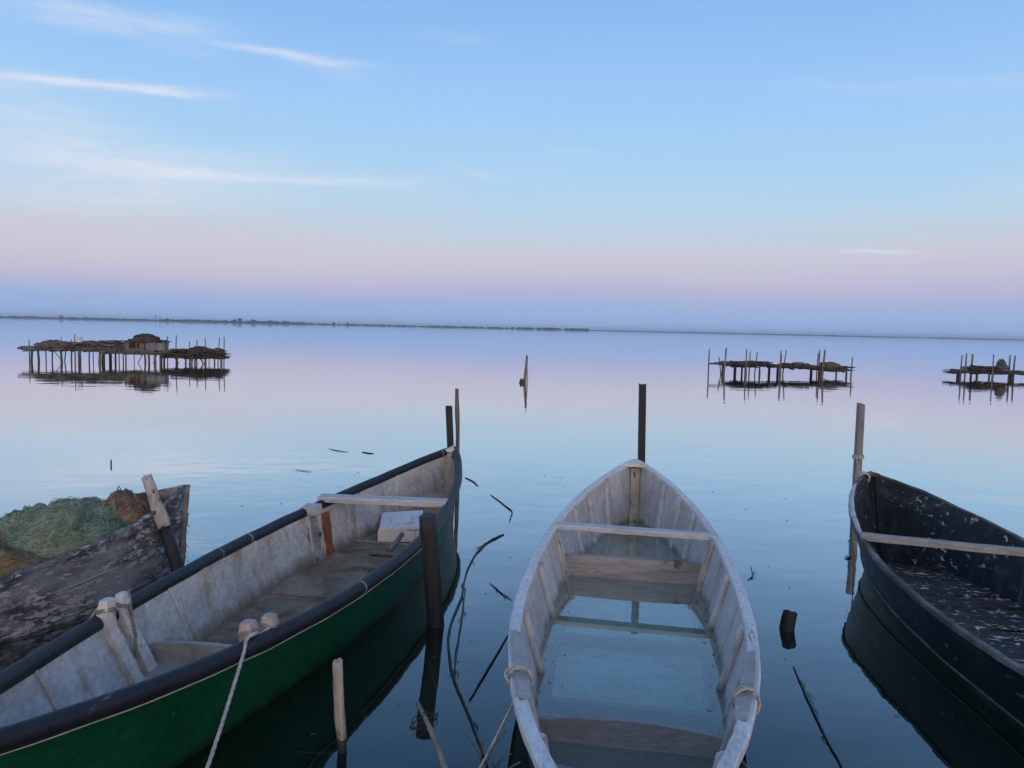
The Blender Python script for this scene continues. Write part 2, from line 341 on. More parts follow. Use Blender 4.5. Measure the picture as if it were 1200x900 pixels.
def water(name, depth_col, clear, bump=.02, shine=1.0):
    m = bpy.data.materials.new(name); m.use_nodes = True
    N = NT(m.node_tree); N.n.remove(N.n['Principled BSDF'])
    out = N.n['Material Output']
    pos = N.node('ShaderNodeNewGeometry').outputs['Position']
    a = N.noise(N.mapping(pos, (1, 1.6, 1)), .9, 2, .5)
    c = N.noise(N.mapping(pos, (1, 1.8, 1)), 5.5, 2, .5)
    # light airs: some broad patches carry a fine ripple
    patch = N.noise(N.mapping(pos, (.02, .09, 1)), 1.0, 4, .6, .5)
    rip = N.noise(N.mapping(pos, (1.3, 3, 1)), 9, 3, .6)
    k = N.mrange(patch, .50, .68)
    h = N.math('ADD', N.math('ADD', a, N.math('MULTIPLY', c, .07)), N.math('MULTIPLY', N.math('MULTIPLY', rip, k), .022))
    b = N.node('ShaderNodeBump'); b.inputs['Strength'].default_value = 1.0; b.inputs['Distance'].default_value = bump
    N.l.new(h, b.inputs['Height'])
    lw = N.node('ShaderNodeLayerWeight'); lw.inputs[0].default_value = .5; N.l.new(b.outputs[0], lw.inputs['Normal'])
    fr = N.ramp(lw.outputs['Facing'], [(x, (y, y, y, 1)) for x, y in ((0, .02), (.43, .075), (.546, .165), (.62, .27), (.69, .42), (.76, .60), (.826, .78), (.90, .92), (1, 1))])
    gl = N.node('ShaderNodeBsdfGlossy'); gl.inputs['Roughness'].default_value = .012; gl.inputs[0].default_value = (.94, .975, 1, 1); N.l.new(b.outputs[0], gl.inputs['Normal'])
    df = N.node('ShaderNodeBsdfDiffuse'); df.inputs[0].default_value = depth_col
    tr = N.node('ShaderNodeBsdfTransparent'); tr.inputs[0].default_value = (.80, .95, .93, 1)
    body = N.node('ShaderNodeMixShader'); body.inputs[0].default_value = clear
    N.l.new(df.outputs[0], body.inputs[1]); N.l.new(tr.outputs[0], body.inputs[2])
    mx = N.node('ShaderNodeMixShader')
    N.l.new(N.math('MULTIPLY', fr, shine), mx.inputs[0]); N.l.new(body.outputs[0], mx.inputs[1]); N.l.new(gl.outputs[0], mx.inputs[2])
    N.l.new(mx.outputs[0], out.inputs['Surface'])
    return m
M['lake'] = water('calm lagoon water', (.004, .015, .009, 1), .35, .006)
M['bilge'] = water('still water in a boat', (.30, .33, .30, 1), .70, .0012, .82)

# ------------------------------------------------------------------ boats: shape functions
class Hull:
    def __init__(s, bx, by, th, L, B, h0, hm, p, q, sp_, bend, kb=lambda t: .72, rake=.28, draft=.14, wall=.03, curve=.82, wav=.004, seed=1):
        s.__dict__.update(locals()); s.zb = -draft
        ax = Vector((math.sin(th), math.cos(th), 0))
        s.loc = Vector((bx, by, 0)) - ax * L / 2
        s.rz = -th
        # inner shell starts where the hull is wider than its wall
        t = 0.0
        while s.hw(t) < wall: t += .0005
        s.s0 = t + .004
    def hw(s, t):
        t = min(max(t, 0), 1)
        return s.B / 2 * max(0.0, 1 - abs(2 * t - 1) ** s.p) ** s.q
    def zs(s, t): return s.hm + (s.h0 - s.hm) * abs(2 * t - 1) ** s.sp_
    def bx_(s, t): return s.bend * (1 - (2 * t - 1) ** 2)
    def outer(s, t, v, sd):
        """v 0 at the chine, 1 at the gunwale"""
        y = s.L * (.5 - t); yb = y * (s.L / 2 - s.rake) / (s.L / 2)
        wg = s.hw(t); wb = wg * s.kb(t)
        x = wb + (wg - wb) * v ** s.curve
        x += s.wav * noise.noise(Vector((t * 14, sd * 5 + s.seed, v * 2))) * (1 if wg > .03 else 0)
        z = s.zb + (s.zs(t) - s.zb) * v + s.wav * noise.noise(Vector((t * 18 + 9, sd * 7 + s.seed, 0))) * v
        return Vector((sd * x + s.bx_(t), yb + (y - yb) * v, z))
    def inner(s, t, v, sd, off=0.0):
        """t 0..1 from inner bow to inner stern"""
        tt = s.s0 + (1 - 2 * s.s0) * t
        o = s.outer(tt, v, sd)
        c = s.bx_(tt)
        hw_ = abs(o.x - c); hw_ = max(0.0005, hw_ - s.wall - off)
        z = o.z if v > 0 else o.z
        return Vector((sd * hw_ + c, o.y, max(z, s.zb + .03)))
    def innerz(s, t, z, sd, off=0.0):
        tt = s.s0 + (1 - 2 * s.s0) * t
        v = (z - s.zb) / (s.zs(tt) - s.zb)
        return s.inner(t, min(max(v, 0), 1.05), sd, off)
    def ti(s, y):
        """inner parameter for a local y at mid height"""
        return min(max(((.5 - y / s.L) - s.s0) / (1 - 2 * s.s0), 0), 1)
    def waterline(s, inset=0.0, n=40):
        pts = []
        for sd in (1, -1):
            ks = range(n + 1) if sd > 0 else range(n - 1, 0, -1)
            for k in ks:
                t = .5 - .5 * math.cos(PI * k / n)
                v = (0 - s.zb) / (s.zs(t) - s.zb)
                o = s.outer(t, v, sd); c = s.bx_(t)
                x = max(0, abs(o.x - c) - inset) * sd + c
                if k in (0, n): x = c
                y = o.y * (1 - 2 * inset / s.L)
                pts.append(s.world(Vector((x, y, 0))))
        return pts
    def world(s, q):
        return s.loc + Matrix.Rotation(s.rz, 3, 'Z') @ Vector(q)

def cs(n): return [.5 - .5 * math.cos(PI * k / n) for k in range(n + 1)]

def make_hull(h, mo, mi, root, nS=90, nV=9, seam=None):
    m = MB(); T = cs(nS)
    for sd in (-1, 1):
        m.grid([[h.outer(t, v / nV, sd) for v in range(nV + 1)] for t in T], 0, flip=(sd > 0))
        m.grid([[h.inner(t, v / nV, sd) for v in range(nV + 1)] for t in T], 1, flip=(sd < 0))
        m.grid([[h.outer(h.s0 + (1 - 2 * h.s0) * t, 1, sd), h.inner(t, 1, sd)] for t in T], 1, flip=(sd > 0))
    m.grid([[h.outer(t, 0, -1), h.outer(t, 0, 1)] for t in T], 0, flip=False)
    # solid stem blocks between the outer tips and the inner shell
    for e in (0, 1):
        ts = [h.s0 * k / 4 for k in range(5)]
        if e: ts = [1 - q for q in ts]
        m.grid([[h.outer(t, 1, -1), h.outer(t, 1, 1)] for t in ts], 1, flip=bool(e))
    return m.build('hull', [mo, mi], root)

def floor_part(h, z, mat, root, name='floor', t0=.02, t1=.98, seams=(), n=60, bumpy=.004):
    m = MB(); rows = []
    for k in range(n + 1):
        t = t0 + (t1 - t0) * k / n
        a, b = h.innerz(t, z, -1, -.004), h.innerz(t, z, 1, -.004)
        row = []
        for j in range(13):
            q = a.lerp(b, j / 12)
            q.z = z + bumpy * noise.noise(Vector((q.x * 5, q.y * 4, 3)))
            row.append(q)
        rows.append(row)
    m.grid(rows, 0, flip=True)
    return m.build(name, mat, root)

def rail(h, mat, root, kind='cap', wd=.065, th=.028, r=.045, t0=0.0, t1=1.0, lift=0.0, names='gunwale_rail', jit=.06, gap=None):
    out = []
    for sd in (-1, 1):
        T = [t0 + (t1 - t0) * q for q in cs(110)]
        if kind == 'pipe':
            segs = [T]
            m = MB()
            path = []
            for t in T:
                q = h.outer(t, 1, sd); q.x -= sd * .012 if h.hw(t) > .02 else 0; q.z += lift
                path.append(q)
            m.tube(path, r, 14, jit=jit * .5, seed=sd)
        else:
            m = MB(); rows = []
            for i, t in enumerate(T):
                q = h.outer(t, 1, sd); c = h.bx_(t); hwid = abs(q.x - c)
                e = .003 * noise.noise(Vector((t * 60, sd, 1))); e2 = .003 * noise.noise(Vector((t * 75, sd, 5)))
                o = hwid + .012 + e; ii = max(0.0, hwid + .012 - wd + e2)
                zt = q.z + lift + .003 * noise.noise(Vector((t * 50, sd, 9)))
                y = q.y
                prof = [(o, zt - th), (o, zt - .006), (o - .006, zt), (ii + .006 if ii > .006 else ii, zt), (ii, zt - .006), (ii, zt - th)]
                rows.append([Vector((sd * a + c, y, b)) for a, b in prof])
            m.grid(rows, 0, True, False, flip=(sd > 0))
            for e in (0, -1):
                b0 = len(m.v) - len(rows) * 6 if e == 0 else len(m.v) - 6
                m.f.append(tuple(b0 + j for j in range(6))); m.m.append(0); m.sm.append(False)
        out.append(m.build(names, mat, root))
    return out

def rib(h, t, mat, root, wid=.035, thick=.022, z0=-.1, z1=None, sides=(-1, 1), name='rib', lean=0.0, topgap=.02):
    """bar following the inner side from floor to gunwale, bedded into the wall"""
    tt = h.s0 + (1 - 2 * h.s0) * t
    zt = (h.zs(tt) - topgap) if z1 is None else z1
    for sd in sides:
        m = MB(); rows = []
        for k in range(13):
            z = z0 + (zt - z0) * k / 12
            dt = lean * (k / 12)
            wv = .25 * wid * noise.noise(Vector((k * .4, t * 40, sd)))
            a = h.innerz(t + dt - (wid / 2 + wv) / h.L, z, sd, -.01)
            b = h.innerz(t + dt + (wid / 2 + wv) / h.L, z, sd, -.01)
            a2 = h.innerz(t + dt - (wid * .42 + wv) / h.L, z, sd, thick * .7)
            c2 = h.innerz(t + dt - wv / h.L, z, sd, thick)
            b2 = h.innerz(t + dt + (wid * .42 + wv) / h.L, z, sd, thick * .7)
            rows.append([a, a2, c2, b2, b])
        m.grid(rows, 0, True, thick > .02, flip=(sd < 0))
        m.f.append(tuple(len(m.v) - 5 + j for j in range(5))); m.m.append(0); m.sm.append(False)
        m.build(name, mat, root)

def bulkhead(h, t, z0, z1, mat, root, thick=.03, crown=.03, name='bulkhead', slope=0.0):
    """a board across the boat, its top edge slightly crowned"""
    m = MB(); n = 16
    for zz in (0,):
        rf, rb, tf, tb = [], [], [], []
        for j in range(n + 1):
            f_ = j / n; c_ = crown * (1 - (2 * f_ - 1) ** 2) + .003 * noise.noise(Vector((j * .7, t * 9, 2)))
            for lst, z, dt in ((rf, z0, 0), (rb, z0, thick), (tf, z1 + c_, 0), (tb, z1 + c_, thick)):
                zc = min(z, z1)
                a = h.innerz(t + dt / h.L, zc, -1, -.006); b = h.innerz(t + dt / h.L, zc, 1, -.006)
                q = a.lerp(b, f_); y = (a.y + b.y) / 2 + slope * (z - z0)
                lst.append(Vector((q.x, h.L * (.5 - (h.s0 + (1 - 2 * h.s0) * t)) - dt + slope * (z - z0), z)))
        m.grid([rf, tf, tb, rb], 0, smooth=False, flip=True)
        m.grid([[a, b] for a, b in zip(rf, rb)], 0, smooth=False)
    return m.build(name, mat, root)

def plank(a, b, wid, th, mat, root, name='thwart', nseg=24, wear=.006, seed=0, tilt=0.0):
    """a worn board from a to b, lying flat"""
    a, b = Vector(a), Vector(b); d = (b - a).normalized(); s_ = Vector((-d.y, d.x, 0)).normalized(); u_ = d.cross(s_)
    if u_.z < 0: u_ = -u_
    m = MB(); rows = []
    for k in range(nseg + 1):
        c = a.lerp(b, k / nseg)
        n_ = lambda o: wear * noise.noise(Vector((k * .45, o + seed, seed * 1.7)))
        prof = [(-wid / 2, -th / 2), (-wid / 2, th * .3), (-wid * .42, th / 2), (0, th / 2), (wid * .42, th / 2), (wid / 2, th * .3), (wid / 2, -th / 2)]
        rows.append([c + s_ * (x + n_(i)) + u_ * (z + n_(i + 9) * .5) for i, (x, z) in enumerate(prof)])
    m.grid(rows, 0, True, False, flip=True)
    for b0 in (0, len(m.v) - 7):
        m.f.append(tuple(b0 + j for j in range(7))); m.m.append(0); m.sm.append(False)
    return m.build(name, mat, root)

def post_mesh(p0, p1, r0, r1, n=10, seed=0, jit=.18, seg=10, square=False, bow=.0, m=None, top=0.0):
    m = m or MB(); p0, p1 = Vector(p0), Vector(p1)
    side = (p1 - p0).orthogonal().normalized()
    pts = []; rad = []
    for k in range(seg + 1):
        f_ = k / seg
        pts.append(p0.lerp(p1, f_) + side * (bow * math.sin(PI * f_))); rad.append(r0 + (r1 - r0) * f_)
    if square:
        n = 8; prof = [1.0, 1.30, 1.0, 1.30, 1.0, 1.30, 1.0, 1.30]
        m.tube(pts, rad, n, jit=jit * .3, seed=seed, prof=prof, smooth=False)
    else:
        m.tube(pts, rad, n, jit=jit, seed=seed)
    if top:
        b = len(m.v) - n
        rnd = random.Random(seed)
        for j in range(n):
            x, y, z = m.v[b + j]; m.v[b + j] = (x, y, z + rnd.uniform(-top, top))
    return m

def rope_mesh(pts, r, twist=55, m=None, strands=3, n=5):
    m = m or MB(); pts = smoothpath(pts, 14) if len(pts) > 1 else pts
    L = 0; acc = [0]
    for a, b in zip(pts, pts[1:]): L += (b - a).length; acc.append(L)
    # resample densely so the twist shows
    N_ = max(8, min(600, int(L / (r * 1.1)))); out = []; j = 0
    for k in range(N_ + 1):
        d = L * k / N_
        while j < len(acc) - 2 and acc[j + 1] < d: j += 1
        f_ = (d - acc[j]) / max(1e-9, acc[j + 1] - acc[j]); out.append(pts[j].lerp(pts[j + 1], f_))
    for st in range(strands):
        q = []
        for k, c in enumerate(out):
            t = (out[min(k + 1, N_)] - out[max(k - 1, 0)]).normalized()
            a = t.orthogonal() if k == 0 else a - t * a.dot(t); a = a.normalized(); b = t.cross(a)
            an = k * .55 + st * 2 * PI / strands
            q.append(c + a * math.cos(an) * r * .42 + b * math.sin(an) * r * .42)
        m.tube(q, r * .62, n)
    return m

def lashing(c, axis, r, rr, turns, m, seed=0):
    """rope wound round a short post"""
    axis = Vector(axis).normalized(); a = axis.orthogonal().normalized(); b = axis.cross(a); rnd = random.Random(seed); pts = []
    for k in range(turns * 14 + 1):
        an = 2 * PI * k / 14
        pts.append(Vector(c) + axis * (rr * 1.5 * k / 14 - turns * rr * .75 + rnd.uniform(-.2, .2) * rr) + (a * math.cos(an) + b * math.sin(an)) * (r + rnd.uniform(0, .35) * rr))
    m.tube(pts, rr, 5)

# ---- the four hulls
def kb_green(t): return .74 - .22 * min(1, max(0, (t - .5) / .35))
HG = Hull(-0.617, 8.288, 0.192, 6.311, 1.202, 0.58, 0.382, 1.974, 0.862, 2.396, -0.032, kb=kb_green, seed=1)
HR = Hull(3.245, 6.85, 0.051, 5.631, 1.339, 0.673, 0.378, 2.722, 0.783, 1.92, -0.051, kb=lambda t: .70, seed=2, wav=.006)
HM = Hull(1.267, 7.69, 0.16, 6.016, 1.286, 0.594, 0.398, 2.228, 0.812, 2.066, -0.008, kb=lambda t: .72, seed=3, draft=.16)
HO = Hull(-2.439, 5.686, 0.696, 5.414, 1.203, 0.672, 0.358, 2.646, 0.749, 2.799, 0, kb=lambda t: .78, rake=.06, seed=4, wav=.010)

# ------------------------------------------------------------------ water, lagoon bed, bank
def build_lake():
    from mathutils.geometry import delaunay_2d_cdt
    X0, X1, Y0, Y1 = -14, 14, -3, 16
    P2 = [Vector(q) for q in ((X0, Y0), (X1, Y0), (X1, Y1), (X0, Y1))]
    ed = [(0, 1), (1, 2), (2, 3), (3, 0)]; holes = []
    for h in (HG, HR, HM, HO):
        w_ = [Vector((q.x, q.y)) for q in h.waterline(.012)]; b0 = len(P2); n_ = len(w_)
        P2 += w_; ed += [(b0 + i, b0 + (i + 1) % n_) for i in range(n_)]; holes.append(w_)
    vo, _, fo = delaunay_2d_cdt(P2, ed, [], 0, 1e-5)[:3]
    def inside(q, poly):
        c = False; j = len(poly) - 1
        for i in range(len(poly)):
            a, b = poly[i], poly[j]
            if (a.y > q.y) != (b.y > q.y) and q.x < (b.x - a.x) * (q.y - a.y) / (b.y - a.y) + a.x: c = not c
            j = i
        return c
    bm = bmesh.new(); vs_ = [bm.verts.new((q.x, q.y, 0)) for q in vo]
    for f in fo:
        c = (vo[f[0]] + vo[f[1]] + vo[f[2]]) / 3
        if not any(inside(c, h) for h in holes): bm.faces.new([vs_[i] for i in f])
    c = [min(vs_, key=lambda v: (v.co.x - x) ** 2 + (v.co.y - y) ** 2) for x, y in ((X0, Y0), (X1, Y0), (X1, Y1), (X0, Y1))]
    rings = [c]
    for s_ in (60, 400, 2500, 12000):
        rings.append([bm.verts.new((x * s_, y * s_, 0)) for x, y in ((-1, -1), (1, -1), (1, 1), (-1, 1))])
    for a, b in zip(rings, rings[1:]):
        for i in range(4): bm.faces.new((a[i], b[i], b[(i + 1) % 4], a[(i + 1) % 4]))
    for f in bm.faces:
        f.normal_update()
        if f.normal.z < 0: f.normal_flip()
    me = bpy.data.meshes.new('lagoon_water'); bm.to_mesh(me); bm.free(); me.materials.append(M['lake'])
    o = bpy.data.objects.new('lagoon_water', me); COL.objects.link(o); tag(o, kind='structure')
build_lake()

m = MB(); rows = []
ys = [-12000, -300, -40, -8, -2, 0, 1, 2, 3, 4, 6, 9, 14, 30, 200, 2000, 12000]; xs = [-12000, -2000, -200, -30, -12, -8, -5, -3, -1.5, 0, 1.5, 3, 5, 8, 12, 30, 200, 2000, 12000]
for y in ys: rows.append([(x, y, -.35 - .25 * min(1, max(0, (y - 2) / 8)) + .05 * noise.noise(Vector((x * .6, y * .6, 0)))) for x in xs])
m.grid(rows); tag(m.build('ground', M['bed']), kind='structure')

m = MB(); rows = []     # the trodden bank the photographer stands on
for i in range(41):
    x = -14 + 28 * i / 40
    e = 1.05 + .18 * noise.noise(Vector((x * .7, 0, 5)))
    rows.append([(x, yy if k else yy, z + .05 * noise.noise(Vector((x * 1.5, yy * 1.5, 1)))) for k, (yy, z) in enumerate([(e + .1, -.5), (e, -.1), (e - .12, .12), (e - .5, .26), (e - 1.4, .3), (e - 4, .36), (-30, .5), (-80, .6)])])
m.grid(rows, flip=False); tag(m.build('bank', M['bank']), kind='structure')

# ------------------------------------------------------------------ far shore
m = MB(); rows = []
for i in range(161):
    x = -3200 + 6600 * i / 160
    y = 2480 + 60 * noise.noise(Vector((x * .002, 0, 0))) + 20 * noise.noise(Vector((x * .02, 3, 0)))
    hh = 1.0 if x < 1350 or x > 1480 else -.8
    rows.append([(x, y, -.6), (x, y + 6, .5 * hh), (x, y + 30, 1.3 * hh), (x, y + 260, 1.5 * hh), (x, y + 320, -.6)])
m.grid(rows, flip=True); tag(m.build('distant_shore', M['shore']), kind='structure')

def blob(m, c, r, seed, sub=1, mi=0, sq=(1, 1, 1)):
    bm = bmesh.new(); bmesh.ops.create_icosphere(bm, subdivisions=sub, radius=1)
    vs_ = []
    for v in bm.verts:
        k = 1 + .38 * noise.noise(v.co * 1.7 + Vector((seed, seed * .3, 0)))
        vs_.append((c[0] + v.co.x * r * k * sq[0], c[1] + v.co.y * r * k * sq[1], c[2] + v.co.z * r * k * sq[2]))
    m.add(vs_, [[v.index for v in f.verts] for f in bm.faces], mi, True); bm.free()

rnd = random.Random(5)
def pxx(px): return (px - 600) / 900 * 2520
m = MB()
def woodh(px):
    if px < 180: return 5.2
    if px < 345: return 6.5
    if px < 595: return 4.0
    if px < 690: return 6.4
    return 1.6
for i in range(1500):
    px = rnd.uniform(-160, 1400)
    if 1083 < px < 1100: continue
    hgt = woodh(px) * rnd.uniform(.5, 1.15) * (.75 + .7 * abs(noise.noise(Vector((px * .03, 0, 7)))))
    r_ = max(.9, hgt * .55)
    blob(m, (pxx(px), 2520 + rnd.uniform(0, 130), 1.0 + hgt - r_ * .8), r_, i, 1, 0, (rnd.uniform(1.4, 3.2), 1.5, 1))
    if hgt > 3: blob(m, (pxx(px) + rnd.uniform(-3, 3), 2520 + rnd.uniform(0, 130), 1.2), r_, i + .5, 1, 0, (2.6, 1.5, 1))
tag(m.build('distant_wood', M['leaf']), kind='stuff', label='low blurred line of trees along the far shore', cat='wood')

for i, (px, hh, wd, lab) in enumerate([
        (75, 11, 1.3, 'leftmost rounded tree standing above the far shore line'),
        (200, 10, 1.0, 'small far tree just right of the two thin masts on the shore'),
        (277, 12, 1.0, 'far tree left of the highest tree on the shore'),
        (283, 15, 1.2, 'highest rounded tree on the far shore above the stilt hut right end'),
        (299, 12, 1.2, 'far tree right beside the highest tree on the shore'),
        (318, 10, 1.5, 'low broad far tree closing the highest clump on its right side'),
        (392, 9, .8, 'single small far tree on the thin shore right of the clump'),
        (408, 10, .7, 'rightmost lone far tree on the thin left shore')]):
    t = empty('distant_tree', (pxx(px), 2500, 1.2), label=lab, cat='tree', group='trees standing out on the far shore')
    c_ = MB(); rr = random.Random(i)
    for k in range(9):
        blob(c_, (rr.uniform(-.38, .38) * hh * wd, rr.uniform(-3, 3), hh * rr.uniform(.35, .78)), hh * rr.uniform(.16, .27), k + i, 1)
    c_.build('crown', M['leaf'], t)
    post_mesh((0, 0, -.5), (0, 0, hh * .5), hh * .05, hh * .03, 6).build('trunk', M['bark'], t)
for px, hh, lab in ((187, 20, 'left one of two thin masts close together on the far shore'), (192, 17, 'right one of two thin masts close together on the far shore')):
    t = empty('distant_mast', (pxx(px), 2490, 1), label=lab, cat='mast', group='masts on the far shore')
    post_mesh((0, 0, -1), (0, 0, hh), .8, .6, 6, square=True).build('pole', M['bark'], t)
    b = MB(); b.box((0, 0, hh * .86), (3.2, 2, 1.6)); b.build('platform', M['bark'], t)

# ------------------------------------------------------------------ air
m = MB()
m.box((0, 0, 11.5), (25000, 25000, 29))
hz = m.build('haze', None if False else bpy.data.materials.new('haze'))
tag(hz, kind='stuff', label='thin bluish evening haze over the lagoon', cat='haze')
hm_ = hz.data.materials[0]; hm_.use_nodes = True; N = NT(hm_.node_tree)
N.n.remove(N.n['Principled BSDF'])
pv = N.node('ShaderNodeVolumePrincipled'); pv.inputs['Color'].default_value = (.66, .80, 1.0, 1); pv.inputs['Density'].default_value = .00017; pv.inputs['Anisotropy'].default_value = 0.0
N.l.new(pv.outputs[0], N.n['Material Output'].inputs['Volume'])

# ------------------------------------------------------------------ stilt platforms out on the lagoon
def stick_layer(m, x0, x1, z0, z1, depth, n, rnd, rlo=.015, rhi=.035, lo=.5, hi=1.6, cross=.35, mi=0):
    for i in range(n):
        x = rnd.uniform(x0, x1); z = rnd.uniform(z0, z1); y = rnd.uniform(0, depth); L = rnd.uniform(lo, hi)
        if rnd.random() < cross: d = Vector((rnd.uniform(-.3, .3), 1, rnd.uniform(-.08, .08)))
        else: d = Vector((1, rnd.uniform(-.25, .25), rnd.uniform(-.09, .09)))
        d = d.normalized() * L / 2; c = Vector((min(max(x, x0 + abs(d.x) * .8), x1 - abs(d.x) * .8), y, z))
        r_ = rnd.uniform(rlo, rhi)
        mid = c + Vector((0, 0, rnd.uniform(-.03, .03)))
        m.tube([c - d, mid, c + d], [r_, r_, r_ * .6], 5, mi)

def heap(m, cx, cy, z, rx, ry, hh, seed, nst=60, mi=0, rad=.02, cone=1.0):
    """a pile of netting and brushwood: rough mound plus loose strands"""
    rows = []; nu, nv = 26, 9
    def P_(u_, v_):
        an = u_ * 2 * PI; rr_ = math.sin(v_ * PI / 2); k = 1 + .25 * noise.noise(Vector((math.cos(an) * 2, math.sin(an) * 2, v_ * 3 + seed)))
        return Vector((cx + rx * rr_ * k * math.cos(an), cy + ry * rr_ * k * math.sin(an), z + hh * (math.cos(v_ * PI / 2) ** cone) * k - .02))
    for j in range(nv + 1): rows.append([P_(i / nu, j / nv) for i in range(nu)])
    m.grid(rows, mi, True, True)
    r_ = random.Random(seed)
    for i in range(nst):
        u_, v_ = r_.random(), r_.uniform(.1, 1); pts = []
        for k in range(5):
            q = P_(u_, min(1, v_)); pts.append(q + Vector((0, 0, r_.uniform(0, .05)))); u_ += r_.uniform(-.06, .06); v_ += r_.uniform(-.18, .18); v_ = max(.05, v_)
        m.tube(pts, rad, 4, mi)

def add_post(root, x, y, zt, r_, mat, seed, tx=0.0, ty=0.0, name='post'):
    rr = random.Random(seed)
    m = post_mesh((x, y, -.7), (x + tx, y + ty, zt), r_ * 1.1, r_ * .8, 7, seed, .3, 8, bow=rr.uniform(-.02, .02), top=.03)
    return m.build(name, mat, root)

# left platform, the long one with the hut
K = .0081; KZ = .0088
LPR = .18
def lpw(x, y, z): return Vector((-17.0, 33.6, 0)) + Matrix.Rotation(LPR, 3, 'Z') @ Vector((x, y, z))
lp = empty('stilt_platform', (-17.0, 33.6, 0), LPR, label='long stilt platform at far left carrying a small hut and heaps', cat='platform', group='stilt fishing platforms on the lagoon')
def lx(c): return (c - 615) * K
rnd = random.Random(11)
d1 = MB()
stick_layer(d1, lx(100), lx(520), .50, .66, 1.1, 200, rnd, cross=.3)
stick_layer(d1, lx(420), lx(560), .60, .95, 1.5, 70, rnd, cross=.2, lo=.3, hi=.8)
stick_layer(d1, lx(180), lx(480), .66, .86, 1.0, 130, rnd)
stick_layer(d1, lx(480), lx(830), .40, .58, 1.1, 170, rnd)
d1.box((lx(310), .55, .60), (lx(500) - lx(120), .9, .10)); d1.box((lx(650), .55, .45), (lx(810) - lx(490), .9, .10))
d1.build('deck', M['far_wood'], lp)
d2 = MB()
stick_layer(d2, lx(815), lx(1130), .26, .46, 1.0, 150, rnd)
stick_layer(d2, lx(860), lx(1110), .46, .64, .9, 100, rnd)
d2.box((lx(970), .5, .34), (lx(1105) - lx(830), .8, .08))
d2.build('deck', M['far_dark'], lp)
i = 0
for c, r_ in [(147, .055), (187, .05), (222, .028), (248, .035), (268, .03), (300, .055), (333, .03), (347, .025), (365, .045), (393, .03), (412, .035), (435, .02), (465, .03),
             (487, .06), (500, .07), (513, .07), (543, .045), (565, .04), (585, .03), (600, .03), (618, .035), (655, .02), (692, .05), (722, .05), (745, .03), (765, .06), (780, .05),
             (795, .04), (812, .055), (857, .045), (925, .04), (945, .06), (968, .045), (1005, .045), (1025, .02), (1062, .035), (1110, .06)]:
    i += 1; rr = random.Random(i)
    add_post(lp, lx(c), rr.choice((.08, .2, .9, .6)), .55 if c < 830 else .35, r_ * .95, M['far_dark'] if rr.random() < .6 else M['far_wood'], i, rr.uniform(-.05, .05) if c not in (268, 945) else .14)
for c, top_, tx in [(132, 128, 0), (293, 113, -.02), (337, 125, .02), (357, 93, .0), (825, 100, 0), (870, 93, .02), (940, 123, 0), (978, 113, .01), (1025, 103, -.02), (1085, 100, .1), (1120, 95, .02)]:
    i += 1; add_post(lp, lx(c), .3, (235 - top_) * KZ, .026, M['far_wood'], i, tx, name='stake')
hut = empty('stilt_hut', lpw(lx(718), .12, .56), LPR, label='small patched hut with domed thatch roof on the long left platform', cat='hut')
w_ = MB()
w_.box((-.43, .4, .20), (.80, .8, .42), jit=.01); w_.build('wall', M['far_tan'], hut)
w_ = MB(); w_.box((.38, .43, .17), (.78, .76, .36), jit=.015); w_.build('wall', M['far_sheet'], hut)
for xx, ww in ((-.52, .26), (-.29, .09)):
    f = MB(); f.box((xx, -.012, .22), (ww, .03, .26)); fo = f.build('window', M['opening'], hut)
    q = MB()
    q.box((xx - ww / 2 - .015, -.03, .22), (.03, .03, .31)); q.box((xx + ww / 2 + .015, -.03, .22), (.03, .03, .31)); q.box((xx, -.03, .22 + .145), (ww, .03, .03)); q.box((xx, -.03, .22 - .145), (ww, .03, .03))
    q.build('frame', M['far_wood'], fo)
for xx in (-.85, -.05, .40, .79):
    add = MB(); post_mesh((xx, -.03, -.05), (xx, -.03, .44), .022, .02, 6, m=add); add.build('corner_post', M['far_wood'], hut)
rf = MB(); heap(rf, -.08, .36, .38, .56, .48, .32, 3, 90, cone=.6)
stick_layer(rf, -.8, .85, .38, .46, .8, 60, rnd, lo=.4, hi=.9)
rf.build('roof', M['far_dark'], hut)
for (c, z, rx, hh, mt, lab) in [
        (560, .62, .62, .30, 'far_dark', 'dark wide heap of netting just left of the stilt hut'),
        (240, .80, .5, .12, 'far_grey', 'low grey heap of reeds on the left end of the long platform'),
        (430, .80, .42, .12, 'far_wood', 'low brown heap of brushwood right of the white bucket'),
        (985, .56, .50, .20, 'far_dark', 'dark heap of netting on the lower right part of the long platform'),
        (1085, .52, .22, .17, 'far_wood', 'small brown heap at the right end of the long platform')]:
    hp = MB(); heap(hp, 0, 0, 0, rx * .92, .42, hh, int(c), 60)
    o = hp.build('net_heap', M[mt]); o.location = lpw(lx(c), .5, z); o.rotation_euler.z = LPR
    tag(o, lab, 'net heap', 'net heaps on the long left platform')
# white bucket lying on the deck
b = MB(); prof = [(.085, 0), (.11, .24), (.118, .245), (.118, .26), (.10, .26), (.095, .24), (.075, .02)]
b.grid([[Vector((r_ * math.cos(2 * PI * j / 16), r_ * math.sin(2 * PI * j / 16), z)) for j in range(16)] for r_, z in prof], 0, True)
b.tube([Vector((.118 * math.cos(a), -.02, .25 + .13 * math.sin(a))) for a in [PI * k / 10 for k in range(11)]], .006, 5)
b.box((0, 0, .015), (.12, .12, .02))
o = b.build('bucket', M['far_white']); o.location = lpw(lx(387), .15, .86); tag(o, 'small white plastic bucket on the deck of the long left platform', 'bucket')

